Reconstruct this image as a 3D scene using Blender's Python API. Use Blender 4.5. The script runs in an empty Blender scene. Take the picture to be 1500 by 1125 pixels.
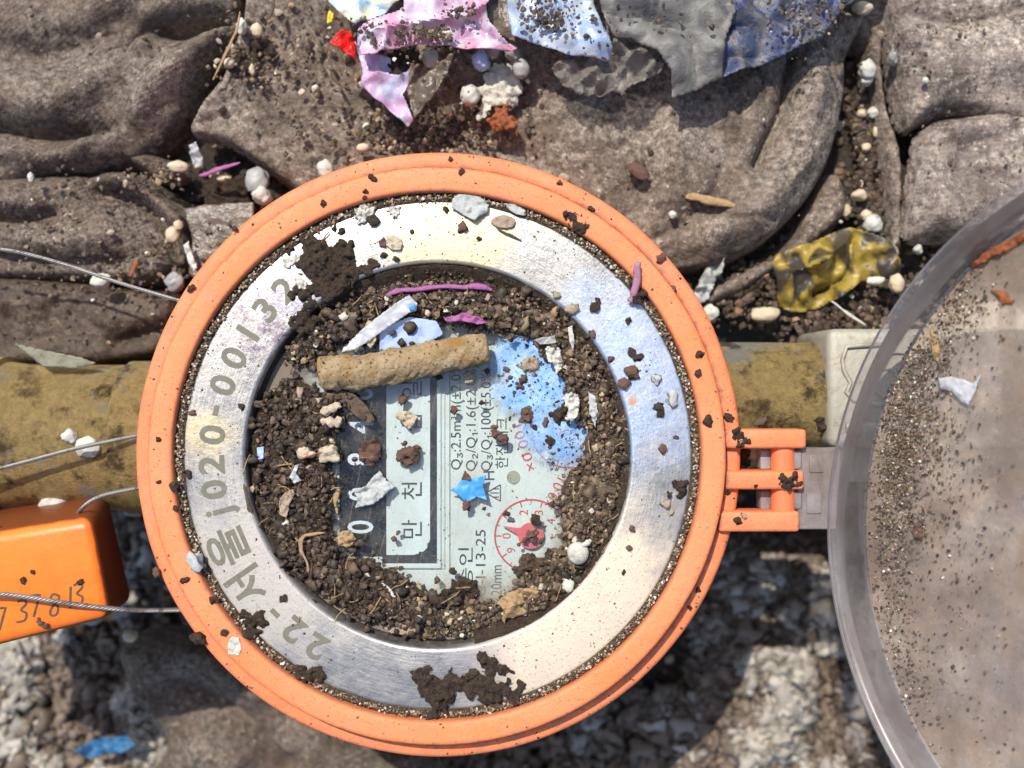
import bpy, math, random
import numpy as np
from mathutils import Vector, Matrix, Euler

sc = bpy.context.scene
COL = sc.collection
sc.unit_settings.scale_length = 0.01          # one scene unit is one centimetre
H = 16.0                                       # camera height above the meter's top, cm
R = math.radians

# ------------------------------------------------------------------ camera, sky, sun, exposure
cam = bpy.data.objects.new('camera', bpy.data.cameras.new('camera'))
COL.objects.link(cam)
cam.location = (0, 0, H)
cam.data.sensor_width = 36
cam.data.lens = 36 * H / 15.0
cam.data.clip_start = 0.1
cam.data.clip_end = 500
cam.data.dof.use_dof = True
cam.data.dof.focus_distance = H + 0.3
cam.data.dof.aperture_fstop = 0.135
sc.camera = cam

SUN_EL, SUN_AZ = 58.0, 118.0                   # azimuth counted counter-clockwise from +x
world = bpy.data.worlds.new("World"); sc.world = world; world.use_nodes = True
wn = world.node_tree
sky = wn.nodes.new('ShaderNodeTexSky'); sky.sky_type = 'NISHITA'; sky.sun_disc = False
sky.sun_elevation = R(SUN_EL); sky.sun_rotation = R(90 - SUN_AZ)
sky.air_density = 1.0; sky.dust_density = 1.6; sky.ozone_density = 1.0
wn.links.new(sky.outputs[0], wn.nodes['Background'].inputs[0])
wn.nodes['Background'].inputs[1].default_value = 0.15
sun = bpy.data.objects.new('sun', bpy.data.lights.new('sun', 'SUN'))
COL.objects.link(sun)
sun.data.energy = 3.7; sun.data.angle = R(0.5); sun.data.color = (1.0, 0.95, 0.87)
d = Vector((math.cos(R(SUN_EL)) * math.cos(R(SUN_AZ)), math.cos(R(SUN_EL)) * math.sin(R(SUN_AZ)), math.sin(R(SUN_EL))))
sun.rotation_euler = d.to_track_quat('Z', 'Y').to_euler()
sun.location = d * 30
sc.view_settings.view_transform = 'Standard'; sc.view_settings.look = 'None'
sc.view_settings.gamma = 1; sc.view_settings.exposure = 0.42
sc.cycles.max_bounces = 8; sc.cycles.transparent_max_bounces = 24
sc.cycles.caustics_reflective = False; sc.cycles.caustics_refractive = False

# ------------------------------------------------------------------ helpers
rng = np.random.default_rng(7)
rnd = random.Random(5)

def P(px, py, z=0.0):
    """where a point at height z stands that is measured at (px, py) on the plan"""
    f = (H - z) / H
    return ((px - 750) / 100 * f, (562.5 - py) / 100 * f, z)

def _hash(ix, iy, s):
    n = (ix * 374761393 + iy * 668265263 + s * 974711) & 0xffffffff
    n = ((n ^ (n >> 13)) * 1274126177) & 0xffffffff
    return ((n ^ (n >> 16)) & 0xffff) / 65535.0

def vn(x, y, s=0):
    x = np.asarray(x, float); y = np.asarray(y, float)
    ix = np.floor(x).astype(np.int64); iy = np.floor(y).astype(np.int64)
    fx = x - ix; fy = y - iy
    fx = fx * fx * (3 - 2 * fx); fy = fy * fy * (3 - 2 * fy)
    a = _hash(ix, iy, s); b = _hash(ix + 1, iy, s); c = _hash(ix, iy + 1, s); e = _hash(ix + 1, iy + 1, s)
    return (a * (1 - fx) + b * fx) * (1 - fy) + (c * (1 - fx) + e * fx) * fy

def cells(x, y, s=0):
    '''distance to the nearest of many scattered points: cobbled relief'''
    ix = np.floor(x).astype(np.int64); iy = np.floor(y).astype(np.int64); b = np.full(np.shape(x), 9.0)
    for i in (-1, 0, 1):
        for j in (-1, 0, 1):
            cx = ix + i + _hash(ix + i, iy + j, s); cy = iy + j + _hash(ix + i, iy + j, s + 99)
            b = np.minimum(b, np.hypot(x - cx, y - cy))
    return b

def fbm(x, y, o=4, s=0):
    t = 0; a = 1; w = 0
    for k in range(o):
        t = t + a * (vn(x * 2 ** k, y * 2 ** k, s + k * 17) - 0.5); w += a; a *= 0.5
    return t / w * 2

def tag(o, label=None, cat=None, group=None, kind=None):
    for k, v in (('label', label), ('category', cat), ('group', group), ('kind', kind)):
        if v: o[k] = v
    return o

def mesh_obj(name, verts, faces, mat, parent=None, smooth=False, sharp=None, center=True):
    verts = np.asarray(verts, float).reshape(-1, 3)
    off = Vector((0, 0, 0))
    if parent is None and center:
        off = Vector(((verts[:, 0].min() + verts[:, 0].max()) / 2, (verts[:, 1].min() + verts[:, 1].max()) / 2, verts[:, 2].min()))
        verts = verts - np.array(off)
    elif parent is not None:
        verts = verts - np.array(world_loc(parent))
    me = bpy.data.meshes.new(name)
    me.from_pydata(verts.tolist(), [], [list(map(int, f)) for f in faces] if not isinstance(faces, np.ndarray) else faces.tolist())
    me.update()
    if smooth:
        me.polygons.foreach_set('use_smooth', [True] * len(me.polygons))
        if sharp: me.set_sharp_from_angle(angle=R(sharp))
    if mat: me.materials.append(mat)
    o = bpy.data.objects.new(name, me); COL.objects.link(o)
    o.location = off
    if parent is not None: o.parent = parent; o.location = (0, 0, 0)
    return o

def world_loc(o):
    v = Vector((0, 0, 0))
    while o is not None:
        v = v + o.location; o = o.parent
    return v

def empty(name, loc):
    o = bpy.data.objects.new(name, None); COL.objects.link(o); o.location = loc
    o.empty_display_size = 0.3
    return o

def lathe(prof, c, seg=192, wob=0.0):
    a = np.linspace(0, 2 * np.pi, seg, endpoint=False)
    V = []; n = len(prof)
    for r, z in prof:
        w = wob * fbm(np.cos(a) * 3 + 7, np.sin(a) * 3 + r * 3, 3, 5)
        V.append(np.c_[c[0] + (r + w) * np.cos(a), c[1] + (r + w) * np.sin(a), np.full(seg, z)])
    V = np.concatenate(V)
    F = [(k * seg + j, k * seg + (j + 1) % seg, (k + 1) * seg + (j + 1) % seg, (k + 1) * seg + j) for k in range(n - 1) for j in range(seg)]
    return V, [f[::-1] for f in F]

def disc(c, r, z, seg=96):
    a = np.linspace(0, 2 * np.pi, seg, endpoint=False)
    return np.c_[c[0] + r * np.cos(a), c[1] + r * np.sin(a), np.full(seg, z)], [tuple(range(seg))]

def box(x0, x1, y0, y1, z0, z1, bev=0.0):
    """chamfered box as verts and faces"""
    import bmesh
    bm = bmesh.new()
    bmesh.ops.create_cube(bm, size=1)
    for v in bm.verts:
        v.co = ((x0 + x1) / 2 + v.co.x * (x1 - x0), (y0 + y1) / 2 + v.co.y * (y1 - y0), (z0 + z1) / 2 + v.co.z * (z1 - z0))
    if bev: bmesh.ops.bevel(bm, geom=bm.edges[:], offset=bev, segments=3, affect='EDGES', profile=0.5)
    V = [tuple(v.co) for v in bm.verts]; F = [tuple(v.index for v in f.verts) for f in bm.faces]
    bm.free()
    return V, F

def tube(path, rad, seg=8, cap=True):
    path = np.asarray(path, float); n = len(path)
    rad = np.full(n, rad) if np.isscalar(rad) else np.asarray(rad)
    T = np.gradient(path, axis=0); T /= np.linalg.norm(T, axis=1)[:, None] + 1e-9
    up = np.array([0, 0, 1.0]); V = []
    for i in range(n):
        s = np.cross(T[i], up)
        if np.linalg.norm(s) < 1e-3: s = np.cross(T[i], [1, 0, 0])
        s /= np.linalg.norm(s); u = np.cross(s, T[i])
        for j in range(seg):
            a = 2 * np.pi * j / seg
            V.append(path[i] + rad[i] * (np.cos(a) * s + np.sin(a) * u))
    F = [(i * seg + j, i * seg + (j + 1) % seg, (i + 1) * seg + (j + 1) % seg, (i + 1) * seg + j) for i in range(n - 1) for j in range(seg)]
    if cap: F += [tuple(range(seg))[::-1], tuple((n - 1) * seg + j for j in range(seg))]
    return V, F

def spline(pts, n=12, closed=False):
    p = np.asarray(pts, float); m = len(p); out = []
    rngk = range(m) if closed else range(m - 1)
    for i in rngk:
        if closed: a, b, c, e = p[(i - 1) % m], p[i], p[(i + 1) % m], p[(i + 2) % m]
        else: a, b, c, e = p[max(i - 1, 0)], p[i], p[i + 1], p[min(i + 2, m - 1)]
        for t in np.arange(n) / n:
            out.append(0.5 * (2 * b + (c - a) * t + (2 * a - 5 * b + 4 * c - e) * t ** 2 + (-a + 3 * b - 3 * c + e) * t ** 3))
    if not closed: out.append(p[-1])
    return np.array(out)

def seg_dist(X, Y, pl, closed=False):
    """distance from the points to a polyline, and the nearest points"""
    pl = np.asarray(pl, float)
    best = np.full(X.shape, 1e18); NX = np.zeros(X.shape); NY = np.zeros(X.shape)
    n = len(pl)
    for i in range(n if closed else n - 1):
        a = pl[i]; b = pl[(i + 1) % n]; dx, dy = b - a; L = dx * dx + dy * dy + 1e-12
        t = np.clip(((X - a[0]) * dx + (Y - a[1]) * dy) / L, 0, 1)
        qx = a[0] + t * dx; qy = a[1] + t * dy
        q = (X - qx) ** 2 + (Y - qy) ** 2
        m = q < best
        best = np.where(m, q, best); NX = np.where(m, qx, NX); NY = np.where(m, qy, NY)
    return np.sqrt(best), NX, NY

def inside(X, Y, poly):
    r = np.zeros(X.shape, bool); n = len(poly)
    for i in range(n):
        x1, y1 = poly[i]; x2, y2 = poly[(i + 1) % n]
        if y1 == y2: continue
        c = ((y1 > Y) != (y2 > Y)) & (X < (x2 - x1) * (Y - y1) / (y2 - y1) + x1)
        r ^= c
    return r

def sheet(poly, step, z0, zf, rounded=0, ragged=0.0, snap=True):
    """grid mesh over an outline; zf(X, Y, d) gives the height over z0, d = distance inside the edge (all plan measures)"""
    poly = np.asarray(poly, float)
    if rounded: poly = spline(poly, rounded, True)
    x0, y0 = poly.min(0) - step; x1, y1 = poly.max(0) + step
    gx = np.arange(x0, x1 + step, step); gy = np.arange(y0, y1 + step, step)
    X, Y = np.meshgrid(gx, gy)
    D, NX, NY = seg_dist(X, Y, poly, True)
    S = np.where(inside(X, Y, poly), D, -D)
    if ragged: S = S + ragged * fbm(X / (ragged * 1.6), Y / (ragged * 1.6), 3, 91)
    ok = S > (-0.72 * step if snap else 0)
    cell = ok[:-1, :-1] & ok[1:, :-1] & ok[:-1, 1:] & ok[1:, 1:]
    if snap:
        m = S < 0
        X = np.where(m, NX, X); Y = np.where(m, NY, Y)
    Z = zf(X, Y, np.maximum(S, 0))
    f = (H - z0) / H
    W = np.stack([(X - 750) / 100 * f, (562.5 - Y) / 100 * f, z0 + Z], -1).reshape(-1, 3)
    nx = X.shape[1]; idx = np.arange(X.size).reshape(X.shape)
    F = np.stack([idx[:-1, :-1][cell], idx[1:, :-1][cell], idx[1:, 1:][cell], idx[:-1, 1:][cell]], -1)
    used = np.unique(F); mp = np.zeros(X.size, int); mp[used] = np.arange(len(used))
    return W[used], mp[F]

ICO = None
def ico(sub):
    import bmesh
    bm = bmesh.new(); bmesh.ops.create_icosphere(bm, subdivisions=sub, radius=1)
    V = np.array([v.co for v in bm.verts]); F = np.array([[v.index for v in f.verts] for f in bm.faces]); bm.free()
    return V, F
ICO1, ICO2, ICO3 = ico(1), ico(2), ico(3)

def lump(seed, rough=0.25, sub=3, freq=1.6):
    V, F = (ICO1, ICO2, ICO3)[sub - 1] if sub < 4 else ico(sub)
    n = fbm(V[:, 0] * freq + seed * 3.7 + 40, V[:, 1] * freq + V[:, 2] * freq * 1.3 + 40, 3, seed) + fbm(V[:, 2] * freq + 80, V[:, 0] * freq - V[:, 1] * freq + 60, 3, seed + 5)
    return V * (1 + rough * n)[:, None], F

def grains(name, pts, sizes, cols, mat, parent=None, label=None, cat=None, flat=0.7):
    """many small stones as ONE stuff mesh with a colour of its own for each stone"""
    n = len(pts); big = n < 12000
    V0, F0 = ICO1 if big else (np.array([[1, 0, 0], [-.5, .87, 0], [-.5, -.87, 0], [0, 0, .9], [.3, .3, .75], [0.1, 0, -.8]]), np.array([[0, 1, 4], [4, 1, 3], [1, 2, 3], [2, 0, 3], [0, 4, 3], [1, 0, 5], [2, 1, 5], [0, 2, 5]]))
    k = len(V0)
    q = rng.normal(size=(n, 4)); q /= np.linalg.norm(q, axis=1)[:, None]
    w, x, y, z = q.T
    M = np.stack([1 - 2 * (y * y + z * z), 2 * (x * y - z * w), 2 * (x * z + y * w), 2 * (x * y + z * w), 1 - 2 * (x * x + z * z), 2 * (y * z - x * w), 2 * (x * z - y * w), 2 * (y * z + x * w), 1 - 2 * (x * x + y * y)], -1).reshape(n, 3, 3)
    J = V0[None] * (1 + (.40 if big else .35) * rng.uniform(-1, 1, (n, k, 1)))
    J = J * rng.uniform(0.55, 1.2, (n, 1, 3))
    W = np.einsum('nij,nkj->nki', M, J); W[:, :, 2] *= flat
    W = W * np.asarray(sizes)[:, None, None] + np.asarray(pts)[:, None, :]
    F = (F0[None] + (np.arange(n) * k)[:, None, None]).reshape(-1, 3)
    o = mesh_obj(name, W.reshape(-1, 3), F, mat, parent)
    ca = o.data.color_attributes.new('col', 'FLOAT_COLOR', 'POINT')
    c4 = np.c_[np.asarray(cols), np.ones(n)].repeat(k, 0).astype(np.float32)
    ca.data.foreach_set('color', c4.ravel())
    tag(o, label, cat, None, 'stuff')
    return o

PAL = np.array([(.032, .021, .013), (.06, .039, .024), (.09, .058, .034), (.13, .087, .052), (.18, .12, .07), (.3, .2, .11), (.42, .33, .23), (.6, .54, .45)])
def pal(n, w):
    w = np.array(w, float); w /= w.sum()
    c = PAL[rng.choice(len(PAL), n, p=w)]
    return c * rng.uniform(.7, 1.3, (n, 1)) * rng.uniform(.93, 1.07, (n, 3))
DARK = [5, 5, 3, 1.2, .5, .25, .15, .08]; MIXED = [3, 4, 3, 2.4, 1.4, .8, .5, .3]; LITE = [1, 1, 1.5, 2, 3, 3.5, 3.5, 2]; TAN = [2, 3, 3.5, 4, 3.5, 1.8, 1, .5]

# ------------------------------------------------------------------ material builder
class Mat:
    def __init__(s, name):
        s.m = bpy.data.materials.new(name); s.m.use_nodes = True; s.nt = s.m.node_tree
        s.b = s.nt.nodes['Principled BSDF']; s.out = s.nt.nodes['Material Output']
        s.tc = s.nt.nodes.new('ShaderNodeTexCoord')
        s.geo = s.nt.nodes.new('ShaderNodeNewGeometry')
        s.co = s.geo.outputs['Position']
    def n(s, t, **k):
        q = s.nt.nodes.new(t)
        for a, v in k.items(): setattr(q, a, v)
        return q
    def l(s, a, b): s.nt.links.new(a, b)
    def setv(s, sock, v):
        if isinstance(v, bpy.types.NodeSocket): s.l(v, sock)
        elif isinstance(v, (tuple, list)) and len(v) == 3 and sock.type == 'RGBA': sock.default_value = (*v, 1)
        else: sock.default_value = v
    def mp(s, scale=(1, 1, 1), rot=(0, 0, 0), loc=(0, 0, 0)):
        q = s.n('ShaderNodeMapping'); s.l(s.co, q.inputs[0])
        q.inputs['Scale'].default_value = scale; q.inputs['Rotation'].default_value = rot; q.inputs['Location'].default_value = loc
        return q.outputs[0]
    def noise(s, scale, detail=4, rough=.6, co=None, dist=0):
        q = s.n('ShaderNodeTexNoise'); s.l(co or s.co, q.inputs['Vector'])
        q.inputs['Scale'].default_value = scale; q.inputs['Detail'].default_value = detail; q.inputs['Roughness'].default_value = rough; q.inputs['Distortion'].default_value = dist
        return q.outputs[0]
    def vor(s, scale, feat='F1', co=None):
        q = s.n('ShaderNodeTexVoronoi', feature=feat); s.l(co or s.co, q.inputs['Vector']); q.inputs['Scale'].default_value = scale
        return q.outputs[0]
    def wave(s, scale, dist=1, co=None, direction='X', det=2):
        q = s.n('ShaderNodeTexWave', bands_direction=direction); s.l(co or s.co, q.inputs['Vector'])
        q.inputs['Scale'].default_value = scale; q.inputs['Distortion'].default_value = dist; q.inputs['Detail'].default_value = det
        return q.outputs['Fac']
    def ramp(s, f, stops):
        q = s.n('ShaderNodeValToRGB'); s.l(f, q.inputs[0]); e = q.color_ramp.elements
        while len(e) < len(stops): e.new(0.5)
        for i, (p, c) in enumerate(stops):
            e[i].position = p; e[i].color = (c, c, c, 1) if not isinstance(c, (tuple, list)) else (*c, 1)
        return q.outputs[0]
    def step(s, f, a, b):
        q = s.n('ShaderNodeMapRange'); s.l(f, q.inputs[0]); q.inputs[1].default_value = a; q.inputs[2].default_value = b
        return q.outputs[0]
    def mix(s, f, a, b, mode='MIX'):
        q = s.n('ShaderNodeMix', data_type='RGBA', blend_type=mode)
        s.setv(q.inputs[0], f); s.setv(q.inputs[6], a); s.setv(q.inputs[7], b)
        return q.outputs[2]
    def math(s, op, a, b=0.0, c=None):
        q = s.n('ShaderNodeMath', operation=op); s.setv(q.inputs[0], a); s.setv(q.inputs[1], b)
        if c is not None: s.setv(q.inputs[2], c)
        return q.outputs[0]
    def near(s, x, y, r, soft):
        """1 inside a blotch of radius r round the world point x, y with a wandering edge"""
        q = s.n('ShaderNodeVectorMath', operation='DISTANCE')
        w = s.n('ShaderNodeVectorMath', operation='MULTIPLY'); s.l(s.co, w.inputs[0]); w.inputs[1].default_value = (1, 1, 0)
        s.l(w.outputs[0], q.inputs[0]); q.inputs[1].default_value = (x, y, 0)
        f = s.math('ADD', q.outputs['Value'], s.math('MULTIPLY', s.math('SUBTRACT', s.noise(2.5, 5), .5), soft * 2))
        return s.step(f, r + soft / 2, r - soft / 2)
    def bump(s, h, strength=.5, dist=.05, prev=None):
        q = s.n('ShaderNodeBump'); s.l(h, q.inputs['Height']); q.inputs['Strength'].default_value = strength; q.inputs['Distance'].default_value = dist
        if prev: s.l(prev, q.inputs['Normal'])
        s.l(q.outputs[0], s.b.inputs['Normal']); return q.outputs[0]
    def set(s, **k):
        for a, v in k.items():
            a = {'base': 'Base Color', 'rough': 'Roughness', 'metal': 'Metallic', 'spec': 'Specular IOR Level', 'sheen': 'Sheen Weight', 'coat': 'Coat Weight', 'alpha': 'Alpha', 'trans': 'Transmission Weight', 'ior': 'IOR', 'sss': 'Subsurface Weight'}.get(a, a)
            s.setv(s.b.inputs[a], v)
        return s.m
    def see(s, fac):
        """mix with plain transparency: fac = share that is see-through"""
        t = s.n('ShaderNodeBsdfTransparent'); x = s.n('ShaderNodeMixShader')
        s.setv(x.inputs[0], fac); s.l(s.b.outputs[0], x.inputs[1]); s.l(t.outputs[0], x.inputs[2]); s.l(x.outputs[0], s.out.inputs[0])
        return t

MT = {}
def cloth_mat(name, dark, light, tint=(.17, .118, .085), wet=0.0, weave=.5, rot=0.4):
    q = Mat(name)
    sp = q.noise(9, 8, .86)
    f = q.step(sp, .43, .60)
    c = q.mix(f, dark, light)
    w = q.wave(5.4, .9, q.mp((1, 1, .3), (0, 0, rot)), det=1)
    w2 = q.wave(4.6, .9, q.mp((1, 1, .3), (0, 0, rot + 1.5)), det=1)
    wv = q.math('MULTIPLY', q.math('MULTIPLY', w, w2), q.step(q.noise(1.1, 5, .6), .40, .62))
    c = q.mix(q.math('MULTIPLY', q.math('SUBTRACT', 1, wv), weave * .30), c, dark)
    big = q.step(q.noise(.8, 6, .62, dist=.6), .44, .60)
    c = q.mix(q.math('MULTIPLY', big, .5), c, tint)
    damp = q.step(q.noise(.55, 5, .6, q.mp(loc=(3, 8, 2)), .5), .47, .60)
    c = q.mix(q.math('MULTIPLY', damp, .55), c, tuple(v * .45 for v in tint))
    lite = q.math('MULTIPLY', q.step(q.noise(10, 8, .8), .54, .66), q.step(q.noise(1.6, 4), .38, .6))
    c = q.mix(q.math('MULTIPLY', lite, .8), c, tuple(min(1, v * 1.75) for v in light))
    blot = q.step(q.noise(2.6, 9, .78), .53, .66)
    c = q.mix(q.math('MULTIPLY', blot, .8), c, (.030, .021, .016))
    drk = q.step(q.noise(24, 6, .8), .60, .68)
    c = q.mix(q.math('MULTIPLY', drk, .85), c, (.018, .013, .011))
    q.set(base=c, rough=.9 - .45 * wet, spec=.15 + .3 * wet, sheen=.0)
    b1 = q.bump(wv, .45 * weave + .05, .03)
    b2 = q.bump(sp, .5, .06, b1)
    q.bump(q.noise(5, 4, .6), .35, .12, b2)
    return q.m
MT['cloth'] = cloth_mat('grey_cloth', (.095, .074, .058), (.44, .365, .29))
MT['cloth2'] = cloth_mat('grey_cloth_dark', (.065, .049, .038), (.38, .315, .25), rot=-.5, weave=1.0)
MT['cloth3'] = cloth_mat('pale_cloth', (.155, .124, .102), (.60, .51, .42), tint=(.17, .13, .11), rot=.1)
MT['cloth4'] = cloth_mat('muddy_cloth', (.05, .035, .023), (.19, .14, .095), tint=(.06, .04, .028), wet=.7, weave=.1)

def soil_mat(name, a, b, c3):
    q = Mat(name)
    n1 = q.noise(11, 8, .75); v = q.vor(16)
    c = q.mix(q.step(n1, .35, .65), a, b)
    c = q.mix(q.math('MULTIPLY', q.step(q.noise(30, 5, .8), .60, .72), .9), c, c3)
    c = q.mix(q.math('MULTIPLY', q.step(q.noise(2, 4), .4, .7), .5), c, b)
    q.set(base=c, rough=.62, spec=.4)
    q.bump(n1, 1.0, .18, q.bump(v, .8, .08))
    return q.m
MT['soil'] = soil_mat('dark_soil', (.036, .024, .015), (.135, .088, .054), (.32, .23, .14))
MT['soil_tan'] = soil_mat('tan_soil', (.055, .036, .022), (.22, .15, .09), (.42, .32, .2))
MT['ground'] = soil_mat('ground_soil', (.03, .022, .016), (.13, .10, .072), (.35, .3, .25))

q = Mat('grain'); at = q.n('ShaderNodeAttribute', attribute_name='col')
q.set(base=q.mix(q.math('MULTIPLY', q.step(q.noise(40, 3), .4, .7), .35), at.outputs['Color'], (.05, .035, .025)), rough=.6, spec=.4); MT['grain'] = q.m

def plain(name, col, rough=.6, spec=.4, dirt=.3, dirtcol=(.10, .07, .045), scale=8, bump=.3, metal=0, var=.25, **kw):
    q = Mat(name)
    c = q.mix(q.math('MULTIPLY', q.noise(scale * .5, 4), var * 2), col, tuple(v * .55 for v in col))
    c = q.mix(q.math('MULTIPLY', q.step(q.noise(scale, 7, .7), .53, .68), dirt * 2 if dirt < .5 else 1), c, dirtcol)
    q.set(base=c, rough=rough, spec=spec, metal=metal, **kw)
    if bump: q.bump(q.noise(scale * 1.6, 6, .7), bump, .05)
    return q.m

# orange plastic: sun-faded, finely speckled with dirt
q = Mat('orange_plastic')
c = q.mix(q.step(q.noise(.9, 4), .35, .7), (.90, .205, .060), (.88, .25, .105))
c = q.mix(q.math('MULTIPLY', q.step(q.noise(14, 6, .7), .5, .75), .35), c, (.80, .32, .19))
c = q.mix(q.math('MULTIPLY', q.step(q.noise(24, 5, .8), .585, .63), .85), c, (.15, .065, .035))
c = q.mix(q.math('MULTIPLY', q.step(q.noise(4.2, 9, .8), .56, .68), .55), c, (.30, .14, .08))
sx = q.n('ShaderNodeSeparateXYZ'); q.l(q.co, sx.inputs[0])
dx = q.math('SUBTRACT', sx.outputs[0], -1.095); dy = q.math('SUBTRACT', sx.outputs[1], -1.055)
rd = q.math('SQRT', q.math('ADD', q.math('MULTIPLY', dx, dx), q.math('MULTIPLY', dy, dy)))
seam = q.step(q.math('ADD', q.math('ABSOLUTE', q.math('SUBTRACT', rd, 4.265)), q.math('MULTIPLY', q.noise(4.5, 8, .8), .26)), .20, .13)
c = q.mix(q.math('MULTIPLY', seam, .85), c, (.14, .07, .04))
lip = q.math('MULTIPLY', q.step(rd, 4.26, 4.30), q.step(q.noise(5, 8, .8), .44, .62))
c = q.mix(q.math('MULTIPLY', lip, .6), c, (.36, .16, .09))
scf = q.step(q.noise(2.4, 9, .82, dist=1.2), .50, .585)
c = q.mix(q.math('MULTIPLY', scf, .38), c, (.42, .20, .115))
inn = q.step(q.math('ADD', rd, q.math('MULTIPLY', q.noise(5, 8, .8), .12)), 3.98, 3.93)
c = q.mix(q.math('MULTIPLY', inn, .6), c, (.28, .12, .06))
q.set(base=c, rough=q.math('ADD', .38, q.math('MULTIPLY', q.noise(6, 6, .7), .3)), spec=.35)
q.bump(q.noise(30, 5, .7), .3, .02, q.bump(q.noise(5, 7, .75), .25, .04)); MT['orange'] = q.m
q = Mat('orange_box_plastic')
c = q.mix(q.step(q.noise(1.5, 4), .4, .7), (.86, .18, .014), (.80, .145, .012))
c = q.mix(q.math('MULTIPLY', q.step(q.noise(2.2, 9, .82, dist=1), .54, .66), .4), c, (.36, .10, .03))
c = q.mix(q.math('MULTIPLY', q.step(q.noise(9, 6, .8), .62, .70), .8), c, (.25, .08, .02))
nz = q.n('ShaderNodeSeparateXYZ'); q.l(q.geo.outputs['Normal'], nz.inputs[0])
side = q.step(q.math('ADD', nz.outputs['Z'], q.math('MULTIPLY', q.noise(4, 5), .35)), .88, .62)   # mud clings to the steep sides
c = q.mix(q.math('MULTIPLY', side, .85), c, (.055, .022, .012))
q.set(base=c, rough=.4, spec=.4); q.bump(q.noise(7, 5), .2, .03); MT['orange_box'] = q.m

MT['orange_pin'] = plain('glossy_orange_plastic', (.80, .20, .075), .22, spec=.7, dirt=.08, scale=9, bump=.05, var=.08)
# lathe-turned steel ring
CM = (-1.095, -1.055)          # the meter's centre
def steel(name, stains_and_reflections=True):
    q = Mat(name)
    sx = q.n('ShaderNodeSeparateXYZ'); q.l(q.co, sx.inputs[0])
    dx = q.math('SUBTRACT', sx.outputs[0], CM[0]); dy = q.math('SUBTRACT', sx.outputs[1], CM[1])
    r = q.math('SQRT', q.math('ADD', q.math('MULTIPLY', dx, dx), q.math('MULTIPLY', dy, dy)))
    an = q.math('ARCTAN2', dy, dx)
    cb = q.n('ShaderNodeCombineXYZ'); q.l(q.math('MULTIPLY', r, 9.0), cb.inputs[0]); q.l(q.math('MULTIPLY', an, 2.2), cb.inputs[1])
    br = q.noise(4.0, 6, .75, cb.outputs[0])
    c = q.mix(q.step(br, .3, .7), (.23, .22, .205), (.56, .54, .50))
    rough = q.math('ADD', q.math('MULTIPLY', q.noise(2.2, 5), .30), .24)
    metal = .95
    if stains_and_reflections:
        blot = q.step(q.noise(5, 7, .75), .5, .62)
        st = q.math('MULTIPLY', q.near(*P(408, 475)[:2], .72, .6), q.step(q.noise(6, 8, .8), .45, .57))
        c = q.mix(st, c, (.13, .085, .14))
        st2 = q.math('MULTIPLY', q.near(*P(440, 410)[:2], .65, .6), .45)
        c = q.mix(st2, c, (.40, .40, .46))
        yellow_glare = q.math('MULTIPLY', q.math('ADD', q.near(*P(295, 640)[:2], .35, .4), q.near(*P(655, 345)[:2], .85, .5)), .75)  # yellow glare painted into the steel's colour, top and left
        c = q.mix(yellow_glare, c, (.66, .54, .28))
        bl = q.math('MULTIPLY', q.near(*P(930, 540)[:2], 1.35, .9), .55)  # blue sky reflection painted into the right side of the ring
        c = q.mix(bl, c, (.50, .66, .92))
        low = q.near(*P(850, 920)[:2], 1.7, .9)  # cream reflection painted in at the lower right
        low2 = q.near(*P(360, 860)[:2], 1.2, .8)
        dust = q.math('MAXIMUM', q.math('MULTIPLY', low, .75), q.math('MULTIPLY', low2, .55))  # matt share: covers the painted cream reflection, not dust alone
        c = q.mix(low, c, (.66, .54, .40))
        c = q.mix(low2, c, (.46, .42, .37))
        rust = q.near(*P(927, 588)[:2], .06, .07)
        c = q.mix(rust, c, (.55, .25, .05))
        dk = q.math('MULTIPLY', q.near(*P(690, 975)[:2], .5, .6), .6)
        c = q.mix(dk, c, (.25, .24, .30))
        film = q.math('MULTIPLY', q.step(q.noise(1.8, 9, .75),   .44, .66), .42)
        c = q.mix(film, c, (.44, .40, .345)); dust = q.math('MAXIMUM', dust, film)
        speck = q.math('MAXIMUM', q.step(q.noise(24, 6, .8), .565, .62), q.math('MULTIPLY', q.step(q.noise(7, 9, .85), .60, .68), .6))
        c = q.mix(q.math('MULTIPLY', speck, .8), c, (.16, .12, .09))
        metal = q.math('SUBTRACT', .93, q.math('MAXIMUM', q.math('MULTIPLY', dust, .85), q.math('MULTIPLY', speck, .9)))  # dust here also holds the painted cream reflection
        rough = q.math('ADD', rough, q.math('MULTIPLY', dust, .2))  # rougher under the painted cream reflection too, not from dust alone
    q.set(base=c, rough=rough, metal=metal)
    q.bump(br, .30, .012, q.bump(q.noise(6, 6, .7), .25, .03))
    return q.m
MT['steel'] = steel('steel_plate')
MT['steel_edge'] = steel('steel_edge', False)
MT['engrave'] = plain('engraving_fill', (.19, .18, .13), .6, dirt=.2, bump=0, scale=14, var=.5)

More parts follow.
